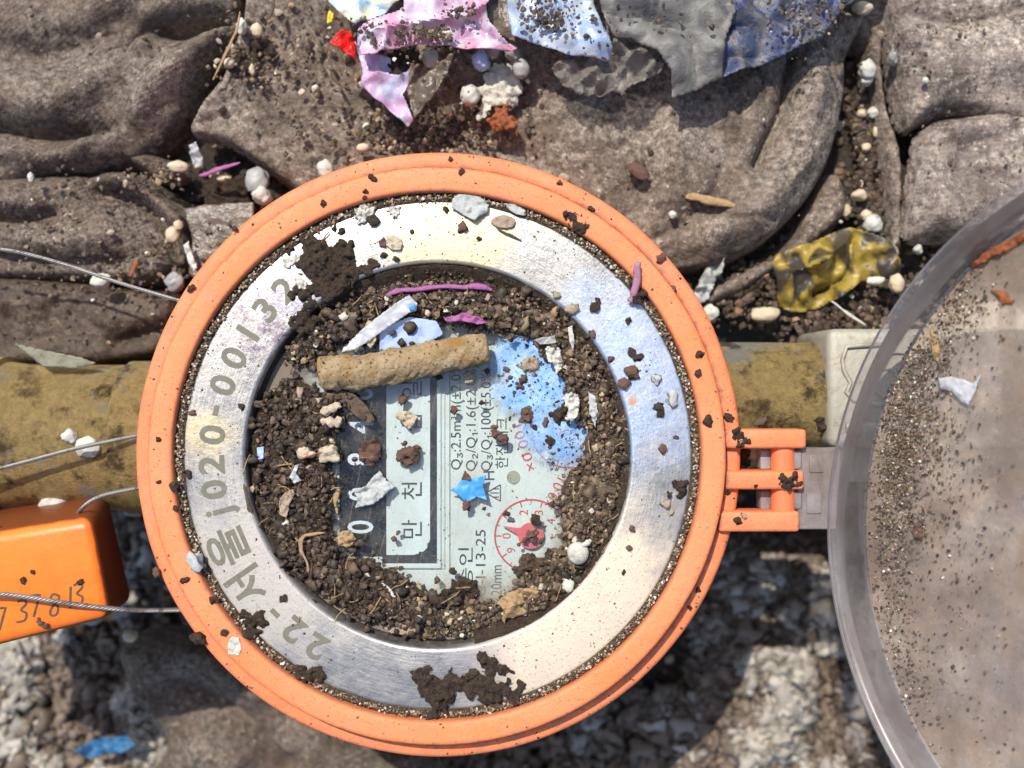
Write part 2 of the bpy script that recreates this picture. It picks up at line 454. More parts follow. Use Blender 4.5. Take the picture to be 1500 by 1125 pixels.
MT['dial'] = plain('dial_white', (.66, .70, .68), .45, dirt=.02, bump=0, scale=3, var=.06)
MT['white'] = plain('white_plastic', (.72, .75, .72), .45, dirt=.15, scale=5, bump=.1, var=.1)
MT['panel'] = plain('panel_white', (.68, .74, .74), .4, dirt=.03, scale=4, bump=0, var=.06)
MT['black'] = plain('black_plastic', (.008, .009, .012), .45, spec=.12, dirt=.12, dirtcol=(.25, .24, .22), scale=20, bump=.1)
MT['darkgrey'] = plain('dark_grey_plastic', (.03, .034, .042), .4, spec=.15, dirt=.2, dirtcol=(.2, .2, .2), scale=12, bump=.15)
MT['ink'] = plain('black_ink', (.03, .032, .035), .6, dirt=0, bump=0)
MT['red'] = plain('red_ink', (.62, .07, .08), .6, dirt=0, bump=0)
MT['pointer'] = plain('pink_red_plastic', (.75, .13, .15), .35, dirt=0, bump=0, var=.1)
MT['digit'] = plain('white_digit', (.78, .84, .95), .5, dirt=.1, bump=0)
MT['gasket'] = plain('dark_gasket', (.035, .028, .024), .7, dirt=.4, dirtcol=(.14, .10, .07), scale=14, bump=.5)
MT['bead'] = plain('polystyrene_bead', (.55, .54, .46), .8, dirt=.34, dirtcol=(.24, .19, .11), scale=7, bump=.6, var=.12, sss=.0)
MT['bead_tan'] = plain('tan_bead', (.62, .50, .34), .65, dirt=.2, dirtcol=(.25, .16, .08), scale=7, bump=.4, var=.3)
MT['bead_grey'] = plain('grey_bead', (.36, .35, .33), .4, dirt=.25, scale=6, bump=.3, var=.3)
MT['bead_blue'] = plain('blue_bead', (.36, .46, .70), .5, dirt=.2, dirtcol=(.12, .12, .2), scale=6, bump=.3)
MT['cream'] = plain('cream_wrinkled', (.66, .54, .38), .7, dirt=.4, dirtcol=(.20, .12, .06), scale=11, bump=1.0, var=.3)
MT['foam'] = plain('crumbly_foam', (.70, .66, .55), .8, dirt=.2, dirtcol=(.36, .26, .16), scale=12, bump=.9, var=.2)
MT['rust'] = plain('rusty_brown', (.33, .10, .035), .75, dirt=.3, dirtcol=(.08, .03, .015), scale=8, bump=.9)
MT['wood'] = plain('wood_chip', (.50, .33, .16), .75, dirt=.35, dirtcol=(.12, .07, .035), scale=9, bump=1.0, var=.4)
MT['bark'] = plain('bark', (.14, .095, .06), .8, dirt=.35, dirtcol=(.04, .025, .017), scale=8, bump=1.0, var=.4)
MT['greenish'] = plain('dull_green_scrap', (.26, .25, .17), .7, dirt=.4, scale=7, bump=.7, var=.4)
MT['greyflake'] = plain('grey_flake', (.50, .51, .48), .7, dirt=.2, dirtcol=(.22, .15, .1), scale=12, bump=.7)
MT['tanflake'] = plain('tan_flake', (.45, .34, .24), .75, dirt=.35, dirtcol=(.15, .08, .05), scale=12, bump=.9)
MT['redbrown'] = plain('red_brown_flake', (.15, .08, .055), .8, dirt=.3, dirtcol=(.05, .03, .02), scale=10, bump=.9)
MT['magenta'] = plain('magenta_plastic', (.40, .12, .30), .5, dirt=.4, scale=14, bump=.5, var=.4)
MT['rosegrey'] = plain('dusty_pink_plastic', (.42, .20, .28), .55, dirt=.3, scale=12, bump=.2)
MT['starblue'] = plain('blue_plastic', (.06, .30, .62), .4, dirt=.1, scale=12, bump=.2)
MT['starblue_dirty'] = plain('dirty_blue_plastic', (.04, .17, .34), .6, dirt=.45, dirtcol=(.06, .05, .04), scale=4, bump=.4)
MT['redplastic'] = plain('red_plastic', (.80, .02, .015), .35, dirt=.1, scale=6, bump=.2, var=.1)
MT['yellow'] = plain('yellow_plastic', (.75, .58, .04), .5, dirt=.1, scale=5, bump=.2)
MT['peel'] = plain('white_peel', (.62, .60, .53), .65, dirt=.25, dirtcol=(.3, .2, .12), scale=14, bump=.6)

q = Mat('stick_spongy')
c = q.mix(q.step(q.noise(3, 5), .35, .7), (.52, .39, .235), (.31, .195, .075))
c = q.mix(q.math('MULTIPLY', q.step(q.noise(2.6, 6, .7), .52, .68), .85), c, (.42, .20, .05))
c = q.mix(q.step(q.noise(15, 7, .85), .555, .62), c, (.07, .04, .02))
q.set(base=c, rough=.85, spec=.15); q.bump(q.noise(13, 7, .75), 1.0, .08); MT['stick'] = q.m

q = Mat('brass')
c = q.mix(q.step(q.noise(7, 7, .75), .35, .7), (.50, .355, .13), (.26, .18, .075))
c = q.mix(q.math('MULTIPLY', q.step(q.noise(26, 5, .7), .55, .7), .6), c, (.62, .50, .22))
c = q.mix(q.math('MULTIPLY', q.step(q.noise(.9, 7, .7), .55, .63), .7), c, (.24, .29, .30))
c = q.mix(q.math('MULTIPLY', q.step(q.noise(1.8, 8, .72, q.mp(loc=(7, 3, 1))), .51, .62), .9), c, (.06, .035, .016))
q.set(base=c, rough=.40, metal=.55, spec=.5); q.bump(q.noise(14, 8, .8), 1.0, .07); MT['brass'] = q.m
MT['castmetal'] = plain('grey_cast_metal', (.40, .375, .295), .55, dirt=.35, dirtcol=(.22, .15, .08), scale=4, bump=.4, metal=.25)
MT['wire'] = plain('steel_wire', (.34, .32, .29), .5, dirt=.45, dirtcol=(.10, .07, .045), scale=6, bump=.1, metal=.8)

def film(name, cols, see=.0, rough=.4, dirt=.5, scale=1.5, bump=.25, dirtcol=(.09, .065, .045), stripes=None):
    """thin printed or plain plastic film: cols is a list of (noise position, colour)"""
    q = Mat(name)
    c = q.ramp(q.noise(scale, 3, .5, dist=.5), cols)
    if stripes:
        w = q.wave(stripes[0], .6, q.mp(rot=(0, 0, stripes[1])), det=1)
        c = q.mix(q.math('MULTIPLY', q.math('MULTIPLY', q.step(w, .6, .8), q.step(q.noise(5, 3), .45, .55)), .6), c, stripes[2])
    d1 = q.math('MULTIPLY', q.step(q.noise(3.5, 8, .75), .54, .66), dirt)
    c = q.mix(d1, c, dirtcol)
    sp = q.step(q.noise(20, 5, .8), .62, .68)
    c = q.mix(q.math('MULTIPLY', sp, dirt), c, tuple(v * .5 for v in dirtcol))
    q.set(base=c, rough=rough, spec=.5); q.bump(q.noise(3.5, 5), bump, .15)
    if see: q.see(q.math('SUBTRACT', see, q.math('MULTIPLY', q.math('MAXIMUM', d1, sp), see)))
    return q.m
MT['film_print'] = film('film_yellow_blue', [(.40, (.28, .46, .72)), (.48, (.62, .68, .66)), (.55, (.78, .76, .44)), (.65, (.36, .52, .74))], dirt=.3, scale=2.2)
MT['film_pink'] = film('film_pink', [(.35, (.50, .20, .31)), (.48, (.54, .29, .40)), (.56, (.58, .52, .58)), (.66, (.46, .24, .37))], dirt=.6)
MT['film_lilac'] = film('film_lilac', [(.35, (.42, .24, .38)), (.5, (.48, .35, .48)), (.6, (.36, .43, .58)), (.7, (.45, .25, .36))], dirt=.4)
MT['film_white'] = film('film_white_blue', [(.38, (.26, .33, .43)), (.5, (.42, .46, .50)), (.62, (.26, .34, .45))], dirt=.45, stripes=(1.6, 1.5, (.25, .38, .66)))
MT['film_grey'] = film('film_grey', [(.38, (.10, .095, .09)), (.52, (.185, .175, .15)), (.62, (.07, .065, .065))], dirt=.6, rough=.55, bump=.4)
MT['film_blue'] = film('film_dusty_blue', [(.42, (.035, .045, .09)), (.50, (.12, .11, .105)), (.60, (.04, .055, .12))], dirt=.8, rough=.5, dirtcol=(.22, .19, .16), bump=.4)
MT['film_brown'] = film('film_brown', [(.35, (.085, .065, .045)), (.6, (.15, .115, .08)), (.7, (.10, .075, .05))], dirt=.5, rough=.3, bump=.5)
MT['film_clear'] = film('film_clear', [(.35, (.24, .21, .18)), (.6, (.32, .29, .26))], see=.55, dirt=.5, rough=.18, bump=.6)
MT['film_yellow'] = film('film_yellow_dirty', [(.42, (.05, .04, .03)), (.49, (.27, .19, .03)), (.57, (.36, .26, .045)), (.63, (.07, .055, .035))], dirt=.6, rough=.4, scale=1.5, bump=.4)
MT['film_strip'] = film('film_milky', [(.35, (.48, .49, .50)), (.6, (.60, .61, .62))], see=.35, dirt=.25, rough=.3)
MT['bag_dark'] = film('dark_bag', [(.35, (.05, .045, .043)), (.6, (.09, .08, .073))], dirt=.5, rough=.5, scale=.6, bump=.5)
MT['bag_pale'] = film('pale_bag', [(.35, (.36, .31, .25)), (.6, (.52, .46, .39))], dirt=.35, rough=.6, scale=.7, bump=.4, dirtcol=(.24, .18, .13))

# sky reflection in the glass, painted as a blue sheet: fades out towards the dial's middle
q = Mat('sky_reflection')
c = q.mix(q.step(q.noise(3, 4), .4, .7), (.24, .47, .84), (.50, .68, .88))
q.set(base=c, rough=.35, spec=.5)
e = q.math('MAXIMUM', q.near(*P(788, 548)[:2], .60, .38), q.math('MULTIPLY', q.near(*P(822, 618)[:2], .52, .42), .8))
q.see(q.math('SUBTRACT', 1.0, q.math('MULTIPLY', q.math('MULTIPLY', e, .78), q.step(q.noise(14, 7, .8), .64, .50)))); MT['sky_reflection'] = q.m

q = Mat('clear_glass')
q.set(base=(.9, .95, .95), rough=.06, spec=.5)
g = q.n('ShaderNodeBsdfGlossy'); g.inputs['Roughness'].default_value = .05
fr = q.n('ShaderNodeFresnel'); fr.inputs[0].default_value = 1.5
t = q.n('ShaderNodeBsdfTransparent'); t.inputs[0].default_value = (.96, .985, .98, 1)
x = q.n('ShaderNodeMixShader'); q.l(fr.outputs[0], x.inputs[0]); q.l(t.outputs[0], x.inputs[1]); q.l(g.outputs[0], x.inputs[2]); q.l(x.outputs[0], q.out.inputs[0])
q.set(base=(.42, .37, .31), rough=.8)
hz = q.math('ADD', q.math('MULTIPLY', q.step(q.noise(1.6, 8, .75), .42, .70), .09), q.math('MULTIPLY', q.step(q.noise(22, 6, .8), .58, .66), .35))
scr = q.math('MULTIPLY', q.step(q.wave(1.3, 3.5, q.mp((1, .25, 1), (0, 0, .7)), det=4), .99, 1.0), .09)
sx = q.n('ShaderNodeSeparateXYZ'); q.l(q.co, sx.inputs[0])
dx = q.math('SUBTRACT', sx.outputs[0], -1.095); dy = q.math('SUBTRACT', sx.outputs[1], -1.055)
rd = q.math('ADD', q.math('SQRT', q.math('ADD', q.math('MULTIPLY', dx, dx), q.math('MULTIPLY', dy, dy))), q.math('MULTIPLY', q.math('SUBTRACT', q.noise(3, 9, .8), .5), 2.2))
mud = q.math('MULTIPLY', q.step(rd, 1.9, 2.75), .85)
q.set(base=q.mix(mud, (.42, .37, .31), (.17, .115, .07)))
y = q.n('ShaderNodeMixShader'); q.l(q.math('MAXIMUM', mud, q.math('ADD', hz, scr)), y.inputs[0]); q.l(x.outputs[0], y.inputs[1]); q.l(q.b.outputs[0], y.inputs[2]); q.l(y.outputs[0], q.out.inputs[0])
MT['glass'] = q.m

def clear_plastic(name, col, dust, dustcol, rough=.15, big=0.0, fine=.3):
    q = Mat(name)
    dn = q.math('ADD', dust, q.math('MULTIPLY', q.step(q.noise(1.1, 6, .65), .40, .68), big))
    dn = q.math('ADD', dn, q.math('MULTIPLY', q.step(q.noise(9, 7, .8), .54, .66), fine))
    c = q.mix(q.step(q.noise(.9, 4, .55), .38, .62), dustcol, tuple(v * w for v, w in zip(dustcol, (.62, .54, .48))))
    c = q.mix(q.math('MULTIPLY', q.step(q.noise(3, 8, .75), .48, .66), .5), c, tuple(v * .6 for v in dustcol))
    stk = q.step(q.noise(1.6, 8, .75, q.mp((1, .22, 1), (0, 0, .6)), .8), .48, .57)
    c = q.mix(q.math('MULTIPLY', stk, .65), c, (.26, .185, .125)); dn = q.math('ADD', dn, q.math('MULTIPLY', stk, fine))
    c = q.mix(q.step(q.noise(26, 5, .8), .60, .68), c, (.10, .07, .05))
    q.set(base=c, rough=rough + .2, spec=.5)
    q.bump(q.noise(4, 6), .2, .05)
    tr = q.n('ShaderNodeBsdfTransparent'); tr.inputs[0].default_value = (*col, 1)
    g = q.n('ShaderNodeBsdfGlossy'); g.inputs['Roughness'].default_value = rough
    fr = q.n('ShaderNodeFresnel'); fr.inputs[0].default_value = 1.5
    gl = q.n('ShaderNodeMixShader'); q.l(fr.outputs[0], gl.inputs[0]); q.l(tr.outputs[0], gl.inputs[1]); q.l(g.outputs[0], gl.inputs[2])
    tl = q.n('ShaderNodeBsdfTranslucent'); q.l(c, tl.inputs[0])
    dd = q.n('ShaderNodeMixShader'); dd.inputs[0].default_value = .3; q.l(q.b.outputs[0], dd.inputs[1]); q.l(tl.outputs[0], dd.inputs[2])
    x = q.n('ShaderNodeMixShader'); q.l(dn, x.inputs[0]); q.l(gl.outputs[0], x.inputs[1]); q.l(dd.outputs[0], x.inputs[2]); q.l(x.outputs[0], q.out.inputs[0])
    return q.m
MT['lid_panel'] = clear_plastic('lid_panel_plastic', (.92, .89, .86), .38, (.64, .50, .39), .2, big=.40, fine=.22)
MT['lid_wall'] = clear_plastic('lid_wall_plastic', (.96, .94, .95), .11, (.74, .68, .63), .30, big=.08, fine=.08)
MT['lid_tab'] = clear_plastic('lid_tab_plastic', (.95, .93, .94), .38, (.80, .76, .75), .2, big=.1, fine=.1)

# ------------------------------------------------------------------ ground
def ground_z(X, Y):
    """height of the pit's soil under the plan point"""
    up = np.clip((640 - Y) / 300, 0, 1); up = up * up * (3 - 2 * up)
    return -6.3 + 3.3 * up + .35 * fbm(X / 160, Y / 160, 4, 3) + .14 * fbm(X / 30, Y / 30, 3, 9)
gx = np.arange(-900, 2420, 11.0); gy = np.arange(-900, 2100, 11.0)
GX, GY = np.meshgrid(gx, gy); GZ = ground_z(GX, GY)
W = np.stack([(GX - 750) / 100 * 1.25, (562.5 - GY) / 100 * 1.25, GZ], -1).reshape(-1, 3)
ii = np.arange(GX.size).reshape(GX.shape)
F = np.stack([ii[:-1, :-1].ravel(), ii[1:, :-1].ravel(), ii[1:, 1:].ravel(), ii[:-1, 1:].ravel()], -1)
o = mesh_obj('ground', W, F, MT['ground'], smooth=True, center=False); tag(o, kind='structure')
def gpt(px, py):
    """point on the ground seen over the plan position"""
    z = -4.0
    for _ in range(4):
        x, y, _z = P(px, py, z); z = float(ground_z(np.array(x / 1.25 * 100 + 750), np.array(562.5 - y / 1.25 * 100)))
    return P(px, py, z)

# soil grains and pale perlite lumps lying all over the ground
n = 9000
px = rng.uniform(-150, 1650, n); py = rng.uniform(-120, 1260, n)
pts = []
gz = ground_z((px - 750) * 1.0 + 750, (py - 562.5) + 562.5)
for k in range(3):
    wx = (px - 750) / 100 * (H - gz) / H; wy = (562.5 - py) / 100 * (H - gz) / H
    gz = ground_z(wx / 1.25 * 100 + 750, 562.5 - wy / 1.25 * 100)
pts = np.c_[wx, wy, gz + .02]
grains('soil_grains', pts, rng.uniform(.03, .13, n), pal(n, MIXED), MT['grain'], label='loose dark and tan soil grains on the floor of the pit', cat='soil')
def clus(regions):
    out = []
    for (cx, cy, sx, sy, m) in regions:
        out.append(np.c_[rng.normal(cx, sx, m), rng.normal(cy, sy, m)])
    return np.concatenate(out)
pp = np.concatenate([np.c_[rng.uniform(1010, 1380, 6500), rng.uniform(775, 1200, 6500)], np.c_[rng.uniform(760, 1060, 1400), rng.uniform(1000, 1200, 1400)], np.c_[rng.uniform(-80, 340, 4200), rng.uniform(925, 1200, 4200)], np.c_[rng.uniform(185, 290, 500), rng.uniform(730, 930, 500)], np.c_[rng.uniform(400, 760, 700), rng.uniform(1080, 1200, 700)]])
nz = .5 + .5 * fbm(pp[:, 0] / 48, pp[:, 1] / 60, 4, 33) * 1.6
pale = np.clip((nz - .47) / .16, 0, 1) * (.3 + .7 * np.clip((pp[:, 0] - 1000) / 130, 0, 1) + .7 * np.clip((330 - pp[:, 0]) / 100, 0, 1))
m = len(pp); pts = np.array([gpt(a, b) for a, b in pp]); sz = .04 + .17 * rng.random(m) ** 2.4; pts[:, 2] += sz * .3 + nz * .5 + rng.random(m) * .15
w_ = (rng.random(m) < pale * .95)[:, None]
cc = np.where(w_, np.array([(.42, .385, .325)]), np.array([(.19, .145, .105)])) * rng.uniform(.55, 1.2, (m, 1))
V0, F0 = lump(3, 1.3, 2, 2.8)
V = np.concatenate([(V0 * s * rng.uniform(.7, 1.2, 3)) @ np.array(Euler(rng.uniform(0, 6, 3)).to_matrix()) + p for p, s in zip(pts, sz)])
F = (F0[None] + (np.arange(m) * len(V0))[:, None, None]).reshape(-1, 3)
o = mesh_obj('perlite', V, F, MT['grain'], smooth=True)
ca = o.data.color_attributes.new('col', 'FLOAT_COLOR', 'POINT'); ca.data.foreach_set('color', np.c_[cc, np.ones(m)].repeat(len(V0), 0).astype(np.float32).ravel())
tag(o, 'pale perlite lumps heaped on the soil of the pit', 'perlite', None, 'stuff')

# ------------------------------------------------------------------ cloths
def folds(X, Y, ridges):
    """ridge list: (polyline, width, height, kind) kind 'r' rounded, 'v' sharp crease"""
    z = 0
    for pl, w, h, k in ridges:
        dd, _, _ = seg_dist(X, Y, spline(pl, 6))
        z = z + (h * np.exp(-(dd / w) ** 2) if k == 'r' else h * np.exp(-(dd / w)))
    return z
def cloth(poly, z, mat, ridges=(), label='', roll=26, drop=.7, seed=0, step=4.0, und=.16, name='cloth', cat='cloth', rounded=6, fine=.022):
    def zf(X, Y, dd):
        t = np.clip(1 - dd / roll, 0, 1)
        w = fbm(X / 15, Y / 15, 3, seed + 40)
        return -drop * t ** 2.6 + .085 * np.abs(fbm(X / 42, Y / 60, 3, seed + 60)) - .075 * np.exp(-np.abs(fbm(X / 85 + .6 * fbm(X / 60, Y / 60, 2, seed + 71), Y / 120, 2, seed + 70)) / .035) - .05 * np.exp(-np.abs(fbm(X / 50, Y / 34 + .5 * fbm(X / 40, Y / 40, 2, seed + 77), 2, seed + 75)) / .05) + und * fbm(X / 110, Y / 110, 3, seed) + fine * w + .6 * fine * fbm(X / 6, Y / 6, 2, seed + 8) + folds(X, Y, ridges)
    V, F = sheet(poly, step, z, zf, rounded=rounded)
    o = mesh_obj(name, V, F, MT[mat], smooth=True)
    return tag(o, label, cat)
cloth([(272, 188), (325, 208), (380, 243), (440, 285), (520, 320), (620, 380), (760, 420), (900, 420), (1000, 400), (1070, 385), (1125, 355), (1178, 308), (1212, 262), (1234, 215), (1250, 150), (1254, 80), (1252, -90), (700, -130), (330, -110), (352, -20), (342, 50), (318, 110)],
      -1.9, 'cloth', [([(1165, 75), (1150, 150), (1125, 205), (1110, 240)], 9, -.55, 'v'), ([(1200, 120), (1185, 210), (1120, 300), (1040, 350)], 26, .22, 'r'), ([(420, 60), (500, 120), (620, 200), (760, 235)], 60, -.2, 'r'),
                      ([(360, 60), (340, 110), (300, 165)], 20, .16, 'r'), ([(860, 180), (1000, 240), (1100, 230)], 90, .18, 'r'), ([(960, 402), (1070, 385), (1178, 308), (1234, 215), (1254, 80)], 34, -.34, 'r'), ([(900, 60), (960, 180), (930, 300)], 22, -.10, 'r'), ([(1010, 140), (1060, 250), (1020, 340)], 26, -.10, 'r'), ([(600, 180), (760, 215), (860, 300)], 18, -.10, 'r'), ([(890, 150), (930, 210), (940, 290), (905, 360)], 6, -.10, 'v'), ([(1085, 130), (1075, 210), (1030, 300), (960, 350)], 7, -.12, 'v'), ([(780, 190), (850, 225), (905, 215), (960, 170)], 6, -.08, 'v'), ([(1150, 250), (1190, 210), (1215, 150)], 7, -.12, 'v'), ([(395, 190), (450, 170), (520, 190), (560, 215)], 7, -.10, 'v'), ([(300, 180), (380, 150), (430, 90), (440, 20)], 6, -.08, 'v'), ([(1000, 170), (1050, 190), (1100, 180)], 5, -.07, 'v'), ([(380, 100), (440, 175), (470, 240)], 40, -.13, 'r'), ([(560, 90), (640, 170), (790, 130), (930, 150)], 45, -.22, 'r')],
      'large grey stained cloth spread behind the meter under the plastic litter', seed=3, roll=13, drop=.6, rounded=5)
cloth([(-90, -90), (340, -110), (356, -10), (345, 50), (305, 110), (268, 180), (215, 232), (150, 250), (60, 258), (-90, 262)],
      -2.15, 'cloth2', [([(330, 28), (262, 45), (205, 38), (180, 60)], 12, -.6, 'v'), ([(300, 8), (250, 10), (215, 25)], 18, .25, 'r'), ([(322, 60), (265, 100), (200, 165), (140, 225)], 26, .42, 'r'), ([(345, 70), (300, 130), (250, 200)], 14, -.35, 'v'),
                         ([(-60, 130), (60, 150), (140, 120), (200, 70)], 30, .3, 'r'), ([(-60, 175), (60, 195), (170, 185)], 14, -.5, 'v'), ([(-60, 214), (80, 228), (130, 215)], 16, .3, 'r'), ([(-60, 60), (80, 70), (170, 20)], 22, -.35, 'r')],
      'ribbed grey cloth bunched in the upper left corner', seed=11)
cloth([(-90, 262), (20, 250), (110, 246), (170, 240), (225, 262), (268, 300), (282, 345), (262, 392), (215, 415), (100, 410), (-90, 395)],
      -2.2, 'cloth2', [([(140, 278), (200, 298), (240, 335), (250, 370)], 13, -.5, 'v'), ([(160, 262), (215, 285), (262, 325)], 16, .25, 'r'), ([(-60, 318), (30, 322), (70, 310)], 12, -.45, 'v'), ([(-60, 345), (60, 355), (150, 345)], 26, .22, 'r'), ([(-60, 288), (20, 296), (50, 306)], 16, .2, 'r'), ([(-60, 372), (90, 385), (180, 380)], 12, -.35, 'v')],
      'crumpled grey and reddish cloth folded left of the orange rim', seed=21, und=.12)
cloth([(-90, 405), (60, 402), (170, 415), (250, 425), (262, 470), (240, 520), (150, 540), (20, 545), (-90, 560)],
      -2.4, 'cloth4', [([(120, 430), (170, 470), (250, 460)], 20, .12, 'r'), ([(-20, 440), (60, 450)], 14, .12, 'r'), ([(170, 500), (240, 480)], 12, -.35, 'v')],
      'smooth muddy brown cloth lying over the left brass pipe', seed=31, und=.12, fine=.02)
cloth([(180, 228), (215, 222), (262, 240), (272, 262), (240, 268), (205, 250)], -2.25, 'cloth2', (), 'small loose grey cloth fold beside the purple plastic strip', roll=14, drop=.4, seed=41, step=3)
cloth([(1190, -90), (1330, -90), (1320, 20), (1312, 62), (1280, 74), (1235, 60), (1195, 80)], -2.3, 'cloth', (), 'grey cloth between the two big cloths at the top edge', seed=51, drop=.6)
cloth([(1272, 50), (1300, 44), (1304, 110), (1316, 170), (1330, 215), (1331, 290), (1330, 360), (1322, 400), (1304, 395), (1306, 330), (1300, 262), (1290, 190), (1278, 120)],
      -2.25, 'cloth', (), 'narrow twisted strip of grey cloth standing in the dark gap at right', roll=17, drop=.7, seed=61, step=3.5)
cloth([(1200, 268), (1230, 245), (1246, 270), (1250, 312), (1214, 352), (1150, 400), (1080, 440), (1010, 470), (1030, 420), (1090, 388), (1150, 352)],
      -2.5, 'cloth', (), 'curved strip of grey cloth below the edge of the large cloth', roll=24, drop=.8, seed=71, step=3.5)
cloth([(1306, -90), (1600, -90), (1600, 215), (1480, 180), (1420, 164), (1370, 172), (1340, 186), (1322, 130), (1308, 50)],
      -1.95, 'cloth3', [([(1400, 150), (1470, 130), (1560, 150)], 22, -.12, 'r'), ([(1340, 60), (1420, 90), (1520, 60)], 50, .15, 'r'), ([(1330, 20), (1420, 30), (1500, 10)], 12, -.25, 'v')],
      'pale grey cloth in the upper right corner, above its lower fold', seed=81)
cloth([(1352, 205), (1372, 176), (1420, 160), (1600, 150), (1600, 400), (1480, 360), (1400, 352), (1345, 348), (1340, 300)],
      -1.9, 'cloth3', [([(1380, 215), (1450, 215), (1540, 240)], 20, -.14, 'r'), ([(1385, 300), (1500, 290)], 50, .14, 'r'), ([(1400, 250), (1480, 262), (1540, 300)], 12, -.12, 'v')],
      'rounded pale grey cloth fold beside the clear lid', seed=91, roll=40)
cloth([(170, 945), (260, 925), (340, 950), (410, 1010), (520, 1090), (640, 1130), (700, 1200), (160, 1230), (230, 1110), (180, 1010)],
      -4.7, 'cloth2', [([(260, 1000), (340, 1040), (420, 1120)], 16, -.4, 'v'), ([(220, 980), (300, 960), (380, 1010)], 22, .3, 'r')], 'dark crumpled cloth low in the pit below the orange tag', roll=30, seed=101, step=6, und=.45)
cloth([(1300, 520), (1400, 440), (1600, 380), (1800, 420), (1800, 1300), (1400, 1300), (1320, 1120), (1290, 900), (1275, 720)],
      -3.6, 'bag_pale', [([(1450, 560), (1480, 800), (1400, 1000)], 60, .3, 'r'), ([(1560, 500), (1520, 760)], 40, -.3, 'r')], 'pale dusty plastic bag lying behind the clear lid', roll=50, seed=121, step=8, name='plastic_bag', cat='plastic bag')

# ------------------------------------------------------------------ plastic litter
def scrap(name, label, cat, poly, z, mat, amp=.08, scale=40, seed=0, step=3.0, thick=.02, tilt=(0, 0), curl=0, rounded=0, facet=True, ragged=0, group=None, ridges=()):
    poly = np.asarray(poly, float); cx, cy = poly.mean(0)
    def zf(X, Y, dd):
        a = fbm(X / scale, Y / scale, 2, seed)
        if facet: a = np.abs(a) * 1.6 - .4 + .5 * fbm(X / scale * 2.1, Y / scale * 2.1, 2, seed + 3)
        return amp * a + tilt[0] * (X - cx) / 100 + tilt[1] * (cy - Y) / 100 + curl * np.exp(-dd / 9) + (folds(X, Y, ridges) if ridges else 0)
    V, F = sheet(poly, step, z, zf, rounded=rounded, ragged=ragged, snap=not ragged)
    if not len(F): raise RuntimeError(name + label)
    o = mesh_obj(name, V, F, MT[mat], smooth=True, sharp=35)
    s = o.modifiers.new('thickness', 'SOLIDIFY'); s.thickness = thick; s.offset = -1 if thick > 0 else 1
    return tag(o, label, cat, group)
scrap('plastic_wrapper', 'dusty blue plastic film at the top edge, right of the grey film', 'wrapper', [(1040, -90), (1330, -90), (1262, -20), (1205, 52), (1120, 92), (1040, 122), (1010, 60)], -1.25, 'film_blue', .22, 60, 4, 4)
scrap('plastic_wrapper', 'torn grey plastic film with a pointed corner at the top edge', 'wrapper', [(865, -90), (1100, -90), (1085, 0), (1062, 60), (1060, 112), (1020, 130), (985, 143), (982, 105), (962, 76), (925, 58), (898, 55), (880, 10)], -1.0, 'film_grey', .20, 70, 9, 4, tilt=(0, .1))
scrap('plastic_wrapper', 'crumpled clear brownish film below the white and blue wrapper', 'wrapper', [(808, 97), (830, 84), (880, 88), (900, 60), (935, 58), (975, 88), (968, 103), (915, 135), (848, 142), (822, 122)], -1.25, 'film_clear', .30, 28, 13, 3, ridges=[([(840, 128), (880, 100), (900, 70)], 6, .18, 'v'), ([(900, 130), (920, 90), (950, 66)], 5, .2, 'v')])
scrap('plastic_wrapper', 'white wrapper with faint blue print and soil on it', 'wrapper', [(742, -90), (868, -90), (872, 5), (897, 72), (893, 88), (835, 79), (785, 62), (750, 52), (744, 20)], -.95, 'film_white', .16, 60, 17, 3, curl=-.05, ridges=[([(800, -60), (812, 0), (845, 70)], 14, .10, 'v')])
scrap('plastic_wrapper', 'brown dusty film folded between the pink and the white wrapper', 'wrapper', [(700, -20), (760, -60), (756, 62), (735, 50), (712, 28)], -1.12, 'film_brown', .1, 40, 19)
scrap('plastic_wrapper', 'wrapper corner printed yellow and light blue at the top edge', 'wrapper', [(470, -90), (600, -90), (592, -10), (560, 22), (521, 38), (496, 20), (476, -4)], -1.05, 'film_print', .12, 30, 23, 3, ridges=[([(520, -40), (530, 30)], 6, .08, 'v')])
scrap('plastic_wrapper', 'crumpled pink and white wrapper stretched across the top', 'wrapper', [(545, 30), (590, 8), (600, -90), (735, -90), (722, -10), (712, 12), (716, 30), (735, 52), (758, 68), (735, 72), (680, 69), (622, 62), (590, 70), (552, 80), (528, 80), (522, 60), (524, 42)], -.95, 'film_pink', .20, 60, 29, 3,
      ridges=[([(545, 50), (600, 40), (680, 25), (712, 10)], 7, .18, 'v'), ([(640, -40), (690, 30), (750, 66)], 6, -.16, 'v'), ([(560, 78), (570, 50)], 5, .12, 'v')])
scrap('plastic_wrapper', 'pale lilac flap hanging below the pink wrapper', 'wrapper', [(520, 62), (545, 76), (572, 84), (572, 100), (566, 108), (586, 112), (600, 102), (601, 120), (590, 140), (600, 160), (606, 176), (597, 184), (578, 168), (562, 152), (545, 142), (528, 124), (530, 100)], -1.2, 'film_lilac', .16, 40, 37, 2.5, ridges=[([(535, 120), (560, 108), (590, 112)], 5, .12, 'v')])
scrap('plastic_wrapper', 'grey brown film twisted to a point beside the lilac flap', 'wrapper', [(594, 126), (622, 108), (668, 74), (655, 108), (635, 142), (606, 172), (600, 150)], -1.1, 'film_brown', .12, 24, 41, 2.5, tilt=(.2, 0))
scrap('plastic_scrap', 'bright red plastic scrap beside the pink wrapper', 'scrap', [(483, 62), (495, 48), (512, 44), (520, 58), (521, 88), (508, 78), (498, 72)], -1.2, 'redplastic', .14, 16, 43, 2)
